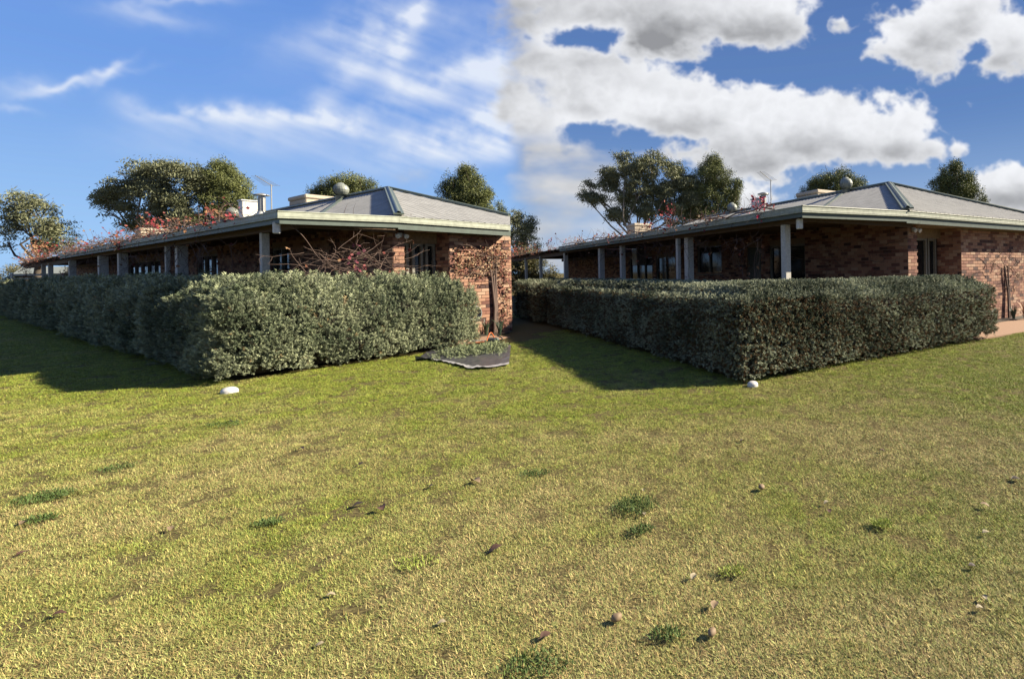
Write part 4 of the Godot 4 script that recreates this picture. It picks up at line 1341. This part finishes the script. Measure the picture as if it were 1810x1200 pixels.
func build_vines() -> void:
	gutter_vine("l", "leafy red vine along the gutter above the shaggy hedge", 1.6, 24.0, 51, [
		[8.9, 3.14, 0.55, 0.42, 70, REDS], [12.4, 3.02, 0.5, 0.3, 26, REDS], [12.8, 2.9, 0.5, 0.3, 30, RUST], [6.6, 3.0, 1.3, 0.26, 34, RUST], [2.9, 2.92, 1.0, 0.16, 24, REDS], [3.6, 3.05, 0.7, 0.3, 26, RUST], [16.5, 2.9, 0.8, 0.2, 20, RUST], [19.5, 2.95, 0.8, 0.25, 24, REDS]], 14.0)
	gutter_vine("l", "rust coloured vine heaped on the far pergola of the shaggy garden", 25.0, 37.0, 52, [
		[27.5, 3.0, 1.2, 0.4, 60, REDS], [29.8, 3.1, 1.8, 0.7, 160, RUST], [32.6, 3.1, 1.8, 0.7, 170, TANS], [35.6, 2.7, 1.8, 0.8, 120, TANS], [36.5, 2.0, 1.2, 0.7, 60, RUST]], 3.0, 2.75)
	gutter_vine("r", "twiggy vine along the gutter above the trimmed hedge", 0.9, 15.8, 53, [
		[5.4, 3.12, 0.35, 0.4, 44, REDS], [6.7, 2.98, 0.25, 0.14, 14, REDS], [1.35, 2.96, 0.2, 0.34, 36, [Color(0.5, 0.12, 0.2), Color(0.45, 0.03, 0.07), Color(0.55, 0.25, 0.3)]], [0.95, 3.0, 0.1, 0.12, 8, REDS], [3.4, 2.9, 0.7, 0.2, 26, TANS], [13.2, 2.92, 0.8, 0.2, 30, RUST], [9.6, 2.86, 0.6, 0.2, 20, TANS]], 12.0)
	gutter_vine("r", "orange vine over the far pergola of the trimmed garden", 16.4, 26.5, 54, [
		[17.8, 2.95, 0.4, 0.35, 26, REDS], [20.4, 2.85, 1.2, 0.4, 60, RUST], [23.6, 2.95, 1.4, 0.5, 110, RUST], [25.8, 2.9, 0.9, 0.5, 70, [Color(0.5, 0.14, 0.08), Color(0.4, 0.09, 0.07)]]], 3.0, 2.75)
	# bare canes strung across the open end of the left verandah
	var g := RandomNumberGenerator.new()
	g.seed = 61
	var o := thing("climbing_vine", "tangle of bare grey canes across the verandah above the shaggy hedge", "vine", site.l, "climbers on the houses")
	var st := mb()
	var tips := []
	for i in 110:
		cane(st, g, v3(g.randf_range(0.45, 2.1), g.randf_range(1.3, 2.2), g.randf_range(0.15, 0.4)), Vector3(g.randfn(), g.randfn() * 0.4, g.randfn() * 0.12), g.randf_range(0.4, 1.0), 0.006, 0.03, 0.2, tips, 1)
	for i in 5:
		cane(st, g, v3(0.45 + 0.35 * i, 0.9, 0.3), Vector3(g.randfn() * 0.4, 1.0, 0), g.randf_range(0.9, 1.4), 0.014, 0.0, 0.12, tips, 1)
	cane(st, g, v3(0.25, 2.6, 0.25), Vector3(0.6, -0.8, 0), 0.9, 0.010, 0.0, 0.12, tips, 0)
	part("canes", fin(st), M.cane, o)
	var some := []
	for t in tips:
		if g.randf() < 0.05: some.append(t)
	leaves_at(o, "scattered_leaves", g, some, RUST, 0.8, 0.02, 1)
	var cl := []
	for i in 26: cl.append(v3(1.35 + g.randfn() * 0.12, 1.85 + g.randfn() * 0.16, 0.2 + g.randfn() * 0.05))
	leaves_at(o, "leaf_tuft", g, cl, [Color(0.2, 0.05, 0.07), Color(0.28, 0.1, 0.1), Color(0.12, 0.04, 0.06)], 0.9, 0.02, 1)
	# bare canes left of the corner post
	for q in [["l", 3.9, 62, "sunlit bare canes rising left of the shaggy house's corner post", 0.25], ["r", 2.3, 63, "thin bare canes hanging left of the trimmed house's corner post", 0.4]]:
		g.seed = q[2]
		o = thing("climbing_vine", q[3], "vine", site[q[0]], "climbers on the houses")
		st = mb()
		tips = []
		for i in 7:
			cane(st, g, v3(q[4] + g.randfn() * 0.06, 0.7, q[1] + g.randfn() * 0.25), Vector3(g.randfn() * 0.15, 1.0, g.randfn() * 0.35), g.randf_range(1.2, 1.8), 0.009, 0.0, 0.13, tips, 1)
		part("canes", fin(st), M.cane, o)
		leaves_at(o, "scattered_leaves", g, tips.slice(0, 3), RUST, 0.8, 0.02, 1)
	# canes hanging in the shade under the verandahs
	for q in [["l", 3.0, 22.0, 64, "dark vine canes hanging under the long verandah of the shaggy garden"], ["r", 1.5, 15.0, 65, "dark vine canes hanging under the verandah of the trimmed garden"]]:
		g.seed = q[3]
		o = thing("climbing_vine", q[4], "vine", site[q[0]], "climbers on the houses")
		st = mb()
		tips = []
		for i in 110:
			cane(st, g, v3(g.randf_range(0.2, 0.5), g.randf_range(2.3, 2.62), g.randf_range(q[1], q[2])), Vector3(g.randfn() * 0.2, -0.4, g.randfn()), g.randf_range(0.4, 1.1), 0.007, 0.04, 0.22, tips, 1)
		var wb: float = 2.05 if q[0] == "l" else 3.85
		for i in 60:
			cane(st, g, v3(wb, g.randf_range(0.8, 2.2), g.randf_range(0.8, 13.0)), Vector3(g.randfn() * 0.1, g.randf_range(-0.2, 1.0), g.randfn()), g.randf_range(0.6, 1.4), 0.009, 0.0, 0.2, tips, 1)
		part("canes", fin(st), M.cane, o)
		some = []
		for t in tips:
			if g.randf() < 0.06: some.append(t)
		leaves_at(o, "scattered_leaves", g, some, RUST, 0.8, 0.02, 1)
	# wall climbers
	g.seed = 66
	o = thing("wall_creeper", "dry tan leaved creeper with dark stem on the sunlit brick wall", "vine", site.l, "climbers on the houses")
	st = mb()
	tips = []
	for i in 3: tube(st, [v3(4.62 + i * 0.05, 0, 0.4), v3(4.66 + i * 0.03, 0.7, 0.42), v3(4.6 + i * 0.06, 1.5, 0.44), v3(4.5 + i * 0.12, 2.1, 0.44)], 0.045, 0.02, 6)
	for i in 26:
		cane(st, g, v3(4.6 + g.randfn() * 0.06, g.randf_range(1.4, 2.2), 0.43), Vector3(g.randfn() * 1.2 - 0.5, g.randf_range(-0.2, 0.8), 0.1), g.randf_range(0.5, 1.2), 0.008, 0.0, 0.16, tips, 1)
	part("canes", fin(st), M.cane, o)
	cl = []
	for i in 330:
		var b := 3.55 + g.randf() * 1.55
		var y := 1.95 + g.randfn() * 0.26 - absf(b - 4.6) * 0.05
		if y > 2.6 or (b < 4.0 and y < 1.6): continue
		cl.append(v3(b, y, 0.44 + g.randfn() * 0.02))
	for i in 60: cl.append(v3(5.0 + g.randfn() * 0.08, 0.9 + g.randfn() * 0.4, 0.43 + g.randfn() * 0.02))
	leaves_at(o, "leaf_cover", g, cl, TANS, 0.55, 0.04, 3)
	g.seed = 67
	o = thing("wall_creeper", "bare pale twigs of a creeper on the shaded brick wall at right", "vine", site.r, "climbers on the houses")
	st = mb()
	tips = []
	for i in 2: tube(st, [v3(8.7 + i * 0.1, 0, 0.38), v3(8.75 + i * 0.06, 0.8, 0.42), v3(8.6 + i * 0.2, 1.6, 0.44)], 0.035, 0.02, 6)
	for i in 30:
		cane(st, g, v3(8.8 + g.randfn() * 0.7, g.randf_range(0.7, 1.9), 0.43), Vector3(g.randfn(), g.randfn() * 0.6 + 0.4, 0.1), g.randf_range(0.4, 1.0), 0.008, 0.0, 0.2, tips, 1)
	part("canes", fin(st), M.cane, o)
	some = []
	for t in tips:
		if g.randf() < 0.08: some.append(t)
	leaves_at(o, "scattered_leaves", g, some, [Color(0.5, 0.3, 0.24), Color(0.3, 0.1, 0.09)], 0.7, 0.02, 1)

func strap_plant(s: String, b: float, a: float, n: int, hgt: float, col: Color, label: String, seed_: int) -> void:
	var g := RandomNumberGenerator.new()
	g.seed = seed_
	var o := thing("strap_leaf_plant", label, "plant", hb(s, b, 0.0, a), "plants along the house walls")
	for i in n:
		var st := mb()
		var an := g.randf() * TAU
		var out := Vector3(cos(an), 0, sin(an))
		var side := Vector3(-sin(an), 0, cos(an)) * 0.018
		var hh := hgt * g.randf_range(0.7, 1.2)
		var reach := g.randf_range(0.12, 0.45) * hgt
		var prev := out * 0.03
		for j in range(1, 6):
			var t := j / 5.0
			var p := out * (0.03 + reach * t * t) + Vector3(0, hh * (t - 0.35 * t * t * t), 0)
			var w := 1.0 - t * 0.9
			var w0 := 1.0 - (j - 1) / 5.0 * 0.9
			quad(st, prev - side * w0, prev + side * w0, p + side * w, p - side * w)
			prev = p
		var lm: StandardMaterial3D = M.strap if col.g > col.r else M.strap_dry
		part("leaf", fin(st), lm, o)

func build_garden() -> void:
	var sm := mat("strap", lin(0.05, 0.085, 0.05), 0.5)
	sm.cull_mode = BaseMaterial3D.CULL_DISABLED
	var sd := mat("strap_dry", lin(0.42, 0.24, 0.13), 0.7)
	sd.cull_mode = BaseMaterial3D.CULL_DISABLED
	# paths and beds along the fronts
	var st := mb()
	box(st, Vector3(2.2, -0.05, -0.12), Vector3(4.38, 0.02, 0.62))
	var p := part("path", fin(st), M.paving, self)
	p.transform = site.l
	tag(p, "", "", "", "structure")
	st = mb()
	box(st, Vector3(3.1, -0.05, -0.497), Vector3(4.88, 0.04, -0.125))
	p = part("garden_bed", fin(st), M.mulch, self)
	p.transform = site.l
	tag(p, "", "", "", "structure")
	st = mb()
	box(st, Vector3(4.0, -0.05, -0.1), Vector3(12.5, 0.02, 1.25))
	p = part("path", fin(st), M.paving, self)
	p.transform = site.r
	tag(p, "", "", "", "structure")
	st = mb()
	box(st, Vector3(6.1, -0.05, -0.497), Vector3(12.5, 0.04, -0.105))
	p = part("garden_bed", fin(st), M.mulch, self)
	p.transform = site.r
	tag(p, "", "", "", "structure")
	strap_plant("l", 4.25, 0.2, 34, 0.62, Color(0, 1, 0), "dark strap leaved clump nearest the shaggy hedge's right end", 71)
	strap_plant("l", 4.6, 0.14, 30, 0.55, Color(0, 1, 0), "dark strap leaved clump below the dry creeper's stem", 72)
	strap_plant("r", 7.6, 0.22, 34, 0.55, Color(0, 1, 0), "dark strap leaved clump just past the trimmed hedge's right end", 73)
	strap_plant("r", 8.6, 0.2, 34, 0.6, Color(0, 1, 0), "dark strap leaved clump at the right edge of the trimmed garden", 74)
	strap_plant("r", 8.75, -0.05, 40, 0.75, Color(1, 0, 0), "rust brown grassy clump at the right edge by the brick wall", 75)
	# the coiled hose on its reel beside the hedge end
	var o := thing("hose_reel", "pale coiled garden hose on the wall right of the shaggy hedge", "hose", hb("l", 3.98, 0.62, 0.40))
	for i in 6:
		st = mb()
		var pts := []
		for k in 25:
			var an := TAU * k / 24.0
			pts.append(Vector3(cos(an) * (0.17 + 0.008 * (i % 2)), sin(an) * (0.17 + 0.008 * (i % 2)), 0.02 + i * 0.028))
		tube(st, pts, 0.014, 0.014, 6)
		part("hose_loop", fin(st), M.zinc, o)
	st = mb()
	box(st, Vector3(-0.05, -0.2, -0.09), Vector3(0.05, 0.2, 0.012))
	part("bracket", fin(st), M.iron, o)
	# far left: slatted gate and low sheds
	o = thing("slatted_gate", "pale slatted gate left of the shaggy garden's pergola", "gate", Transform3D(Basis(Vector3.UP, 0.5), Vector3(-40.5, 0, -29.5)))
	for i in 6:
		st = mb()
		box(st, Vector3(-0.95, 0.9 + i * 0.22, -0.02), Vector3(0.95, 1.0 + i * 0.22, 0.02))
		part("slat", fin(st), M.zinc, o)
	for x in [-1.0, 1.0]:
		st = mb()
		cbox(st, Vector3(x - 0.05, 0, -0.05), Vector3(x + 0.05, 2.15, 0.05), 0.008)
		part("gate_post", fin(st), M.zinc, o)
	o = thing("garden_shed", "low shed with pale roof behind the forked tree at far left", "shed", Transform3D(Basis(Vector3.UP, 0.7), Vector3(-63.0, 0, -50.0)))
	st = mb()
	box(st, Vector3(-4, 0, -2), Vector3(4, 2.4, 2))
	part("wall", fin(st), M.bark_dark, o)
	st = mb()
	quad(st, Vector3(-4.3, 2.41, 2.3), Vector3(4.3, 2.41, 2.3), Vector3(4.3, 3.1, 0), Vector3(-4.3, 3.1, 0))
	quad(st, Vector3(-4.3, 3.1, 0), Vector3(4.3, 3.1, 0), Vector3(4.3, 2.41, -2.3), Vector3(-4.3, 2.41, -2.3))
	part("roof", fin(st), M.vent, o)

func build_small() -> void:
	# corner boxes and lamps
	for q in [["l", 0.07, 2.55, 0.30, "small white box hanging under the gutter corner above the shaggy hedge"], ["r", 0.2, 2.52, 0.30, "small white box hanging under the gutter corner above the trimmed hedge"]]:
		var o := thing("outdoor_speaker", q[4], "speaker", hb(q[0], q[1], q[2], q[3], -0.4), "white boxes under the gutter corners")
		var st := mb()
		cbox(st, Vector3(-0.055, -0.11, -0.06), Vector3(0.055, 0.1, 0.06), 0.012)
		part("case", fin(st), M.white, o)
		st = mb()
		box(st, Vector3(-0.02, 0.1, -0.02), Vector3(0.02, 0.22, 0.02))
		part("bracket", fin(st), M.iron, o)
	for q in [["l", 2.31, 2.54, 0.44, "twin security light at the top of the sunlit brick pillar"], ["r", 4.2, 2.54, 0.44, "twin security light at the top of the shaded brick pillar"]]:
		var o := thing("security_light", q[4], "outdoor light", hb(q[0], q[1], q[2], q[3]), "lights on the brick pillars")
		var st := mb()
		cbox(st, Vector3(-0.05, -0.05, -0.05), Vector3(0.05, 0.05, 0.02), 0.01)
		part("base", fin(st), M.white, o)
		for x in [-0.09, 0.09]:
			st = mb()
			var f := Transform3D(Basis(Vector3.RIGHT, 2.0), Vector3(x, -0.01, 0.05))
			var pr := mb()
			lathe(pr, [Vector2(0.02, -0.05), Vector2(0.035, 0.0), Vector2(0.055, 0.07), Vector2(0.05, 0.072), Vector2(0.0, 0.06)], 12)
			st.append_from(fin(pr), 0, f)
			part("lamp_head", st.commit(), M.white, o)
	# white domes set in the lawn at the hedge corners
	for q in [[-6.93, -7.0, 0.095, "white dome on the lawn at the shaggy hedge's corner"], [0.46, -6.87, 0.075, "white dome on the lawn at the trimmed hedge's corner"]]:
		var st := mb()
		var r: float = q[2]
		var pr := []
		for i in 9:
			var t := PI / 2 * i / 8.0
			pr.append(Vector2(cos(t) * r, sin(t) * r * 0.62 + 0.02))
		pr.push_front(Vector2(r, -0.02))
		lathe(st, pr, 24)
		var o := part("white_dome", fin(st), M.dome, self)
		o.position = Vector3(q[0], 0, q[1])
		tag(o, q[3], "dome", "white domes at the hedge corners")
	tarp()
	# fallen leaves
	var L := [
		[-2.53, -3.45, 0.09, "leaf_dark", "dark curled leaf casting a long shadow, left of a twig-like leaf"], [-2.33, -3.38, 0.10, "leaf_brown", "narrow brown leaf lying right of the dark curled leaf"], [-1.31, -2.86, 0.10, "leaf_brown", "large dark brown leaf on the left lawn's right side"],
		[-3.17, -2.36, 0.06, "leaf_brown", "reddish brown leaf near the bottom left corner"], [-2.18, -3.73, 0.07, "leaf_dark", "dark purple leaf left of a bare straw patch"], [-1.88, -3.80, 0.11, "leaf_tan", "long tan leaf in a bare straw patch"],
		[-3.52, -3.16, 0.06, "leaf_tan", "tan leaf beside a bare patch, left part of the lawn"], [-4.61, -3.27, 0.08, "leaf_tan", "tan leaf next to the small weed at far left"], [-1.96, -2.47, 0.05, "leaf_pale", "small pale leaf standing in the lower left lawn"], [-1.75, -2.14, 0.04, "leaf_pale", "tiny pale leaf near the bottom edge, left of centre"],
		[-1.29, -2.26, 0.05, "leaf_pale", "small pale leaf near the bottom edge, just left of centre"], [2.19, -3.68, 0.09, "leaf_dark", "dark leaf at the right edge of the lawn"], [0.70, -3.24, 0.06, "leaf_brown", "brown cupped leaf below a small pale leaf"], [0.71, -3.36, 0.05, "leaf_pale", "small pale leaf just above a brown cupped leaf"],
		[-0.78, -2.17, 0.07, "leaf_brown", "dark brown leaf with pale stripe near bottom centre"], [-0.15, -2.57, 0.06, "leaf_pale", "long pale leaf in the middle of the right lawn"], [-0.04, -2.35, 0.07, "leaf_tan", "slim tan leaf above the lowest pebble"], [1.32, -2.62, 0.06, "leaf_dark", "dark pointed leaf on the right lawn"],
		[1.25, -2.37, 0.045, "leaf_pale", "upper of two pale leaves at lower right"], [1.19, -2.30, 0.045, "leaf_pale", "lower of two pale leaves at lower right"], [1.75, -3.29, 0.07, "leaf_tan", "tan leaf on the right lawn, above a slim pale one"], [1.57, -2.95, 0.06, "leaf_pale", "slim pale leaf on the right lawn"],
		[-0.57, -3.60, 0.05, "leaf_pale", "pale leaf above the dark green weed patch"], [-0.51, -3.25, 0.045, "leaf_pale", "small white leaf below the dark green weed patch"], [-5.45, -5.50, 0.08, "leaf_dark", "dark leaf by the faint weed below the white dome"],
		[-3.9, -4.6, 0.07, "leaf_dark", "small dark leaf below the shaggy hedge's lawn shadow"], [-3.05, -4.2, 0.06, "leaf_dark", "small dark leaf in the middle of the left lawn"], [-4.1, -2.9, 0.06, "leaf_brown", "brown leaf on the lower left lawn"], [0.2, -4.6, 0.06, "leaf_dark", "small dark leaf under the trimmed hedge's corner"], [1.4, -4.3, 0.06, "leaf_brown", "small brown leaf on the upper right lawn"]]
	var i := 0
	for q in L:
		i += 1
		fallen_leaf(Vector3(q[0], 0, q[1]), q[2] * 0.85, q[3], q[4], 100 + i)
	pebble(Vector3(0.29, 0, -3.61), 0.055, "tan pebble highest on the right lawn", 201)
	pebble(Vector3(-0.05, 0, -2.17), 0.045, "round tan pebble nearest the bottom edge", 202)
	pebble(Vector3(-0.49, 0, -2.27), 0.05, "pinkish pebble right of the striped brown leaf", 203)
	var dg := Color(0.085, 0.135, 0.035)
	var yg := Color(0.26, 0.32, 0.06)
	var W := [
		[-5.01, -3.66, 0.17, 0.13, 420, dg, "dark green weed patch at left, the larger of two"], [-4.58, -3.33, 0.09, 0.07, 130, dg, "small weed beside a tan leaf at far left"], [-5.13, -4.20, 0.13, 0.1, 120, dg, "thin weed patch above the dark one at left"], [-2.95, -3.22, 0.09, 0.06, 140, dg, "small bright weed on the middle left lawn"],
		[-0.59, -3.37, 0.16, 0.13, 420, dg, "larger dark green weed patch right of the lawn's centre"], [-0.50, -3.05, 0.08, 0.06, 130, dg, "small weed just below the dark green patch"], [-5.41, -5.42, 0.22, 0.1, 150, dg, "faint weed below the shaggy hedge's white dome"], [-3.44, -6.80, 0.22, 0.15, 260, yg, "bright green weed on the lawn below the tarp"],
		[3.90, -6.67, 0.55, 0.3, 520, yg, "bright yellow green patch at the right edge"], [0.99, -3.07, 0.07, 0.05, 130, yg, "bright green weed on the right lawn's middle"], [-0.76, -2.01, 0.15, 0.08, 170, dg, "grassy weed at the bottom edge near centre"], [-1.70, -2.74, 0.12, 0.08, 120, yg, "sparse green weed left of the large brown leaf"],
		[0.05, -2.61, 0.08, 0.05, 100, yg, "sparse green weed right of the long pale leaf"], [-1.48, -3.94, 0.12, 0.08, 120, dg, "thin weed near the lawn's centre, above all other right-hand weeds"], [-0.25, -2.17, 0.08, 0.04, 100, dg, "small weed left of the lowest pebble"]]
	i = 0
	for q in W:
		i += 1
		weed(Vector3(q[0], 0, q[1]), q[2], q[3], q[4], q[5], q[6], 300 + i)

func tarp() -> void:
	# a crumpled tarpaulin on the lawn, with its pale underside turned up along the near edge
	var nearp := [Vector2(-5.72, 9.30), Vector2(-5.45, 9.32), Vector2(-5.2, 9.15), Vector2(-4.93, 8.98), Vector2(-4.55, 8.65), Vector2(-4.2, 8.35), Vector2(-3.95, 8.35), Vector2(-3.68, 8.66)]
	var farp := [Vector2(-6.1, 10.4), Vector2(-5.9, 10.7), Vector2(-5.7, 10.9), Vector2(-5.5, 11.0), Vector2(-5.25, 11.1), Vector2(-5.0, 11.15), Vector2(-4.8, 11.1), Vector2(-4.62, 11.0)]
	var o := thing("tarpaulin", "crumpled dark tarpaulin with silver edge under hedge clippings", "tarp")
	var st := mb()
	st.set_smooth_group(0)
	var cols := 56
	var rows := 26
	var lip := mb()
	lip.set_smooth_group(0)
	var P := func(i: int, j: int) -> Vector3:
		var u := float(i) / cols * 7.0
		var k := mini(int(u), 6)
		var fr := u - k
		var a: Vector2 = (nearp[k] as Vector2).lerp(nearp[k + 1], fr)
		var b: Vector2 = (farp[k] as Vector2).lerp(farp[k + 1], fr)
		var t := float(j) / rows
		var q := a.lerp(b, t)
		var y := 0.014 + 0.03 * absf(fn2.get_noise_2d(q.x * 320.0, q.y * 320.0)) + 0.02 * absf(fn.get_noise_2d(q.x * 800.0, q.y * 800.0))
		if j <= 2: y += (2 - j) / 2.0 * (0.006 + 0.05 * maxf(0.0, fn2.get_noise_2d(u * 190.0, 7.0)) + (0.06 * smoothstep(0.9, 0.3, u)))
		return Vector3(q.x, y, -q.y)
	for i in cols:
		for j in rows:
			quad(lip if j < 2 else st, P.call(i, j), P.call(i + 1, j), P.call(i + 1, j + 1), P.call(i, j + 1))
	part("sheet", fin(st), M.tarp_top, o)
	part("turned_edge", fin(lip), M.tarp_edge, o)
	# clippings heaped on it
	var g := RandomNumberGenerator.new()
	g.seed = 81
	var xf := []
	var cc := []
	for i in 800:
		var c := Vector2(-4.85, 10.35) if g.randf() < 0.7 else Vector2(-5.2, 10.0)
		var p := c + Vector2(g.randfn() * 0.24, g.randfn() * 0.30)
		if p.x / p.y > -0.435: continue
		var hh := 0.035 + maxf(0.0, 0.08 - 0.14 * p.distance_to(c)) * g.randf()
		var d := Vector3(g.randfn(), g.randf_range(-0.1, 0.7), g.randfn()).normalized()
		var x := d.cross(Vector3(g.randfn(), g.randfn(), g.randfn())).normalized()
		var sc := g.randf_range(0.9, 1.6)
		xf.append(Transform3D(Basis(x * sc, d * sc, x.cross(d) * sc), Vector3(p.x, hh, -p.y)))
		var v := g.randf_range(0.7, 1.2)
		cc.append(Color(0.24 * v, 0.28 * v, 0.18 * v))
	var cp := thing("hedge_clippings", "heap of grey green hedge clippings on the tarpaulin", "clippings")
	cp.set_meta("kind", "stuff")
	copies("sprigs", sprig_mesh(5, 0.11, 22, 0.034, 0.0040, true), M.hedge, cp, xf, cc, "stuff")
	# hedge trimmer lying on the path end of the tarp
	var tr := thing("hedge_trimmer", "hedge trimmer with green body and dark bar behind the clippings", "trimmer", Transform3D(Basis(Vector3.UP, PI - 0.3), Vector3(-4.98, 0.10, -10.9)))
	st = mb()
	cbox(st, Vector3(-0.14, 0, -0.07), Vector3(0.12, 0.11, 0.07), 0.03)
	part("motor_body", fin(st), M.door, tr)
	st = mb()
	var pts := []
	for k in 9: pts.append(Vector3(-0.12 - 0.14 * sin(PI * k / 8.0), 0.03 + 0.13 * k / 8.0, 0))
	tube(st, pts, 0.014, 0.014, 6)
	part("rear_handle", fin(st), M.iron, tr)
	st = mb()
	pts = []
	for k in 11: pts.append(Vector3(0.05, 0.06 + 0.16 * sin(PI * k / 10.0), -0.12 + 0.24 * k / 10.0))
	tube(st, pts, 0.012, 0.012, 6)
	part("front_handle", fin(st), M.orange, tr)
	st = mb()
	box(st, Vector3(0.12, 0.03, -0.02), Vector3(0.62, 0.045, 0.02))
	for k in 12:
		box(st, Vector3(0.14 + k * 0.04, 0.031, -0.042), Vector3(0.152 + k * 0.04, 0.043, -0.0201))
		box(st, Vector3(0.14 + k * 0.04, 0.031, 0.0201), Vector3(0.152 + k * 0.04, 0.043, 0.042))
	part("blade", fin(st), M.zinc, tr)
	var rk := thing("garden_shears", "orange handled shears lying left of the hedge trimmer", "shears", Transform3D(Basis(Vector3.UP, -0.15), Vector3(-5.42, 0.09, -10.75)))
	for k in [-1.0, 1.0]:
		st = mb()
		tube(st, [Vector3(0, 0.01, 0), Vector3(0.14, 0.03, 0.03 * k), Vector3(0.3, 0.05, 0.09 * k)], 0.014, 0.016, 6)
		part("handle", fin(st), M.orange, rk)
		st = mb()
		tri(st, Vector3(0, 0.012 + 0.004 * k, 0.02 * k), Vector3(0, 0.012 + 0.004 * k, -0.02 * k), Vector3(-0.28, 0.012 + 0.004 * k, 0.012 * k))
		part("blade", fin(st), M.zinc, rk)
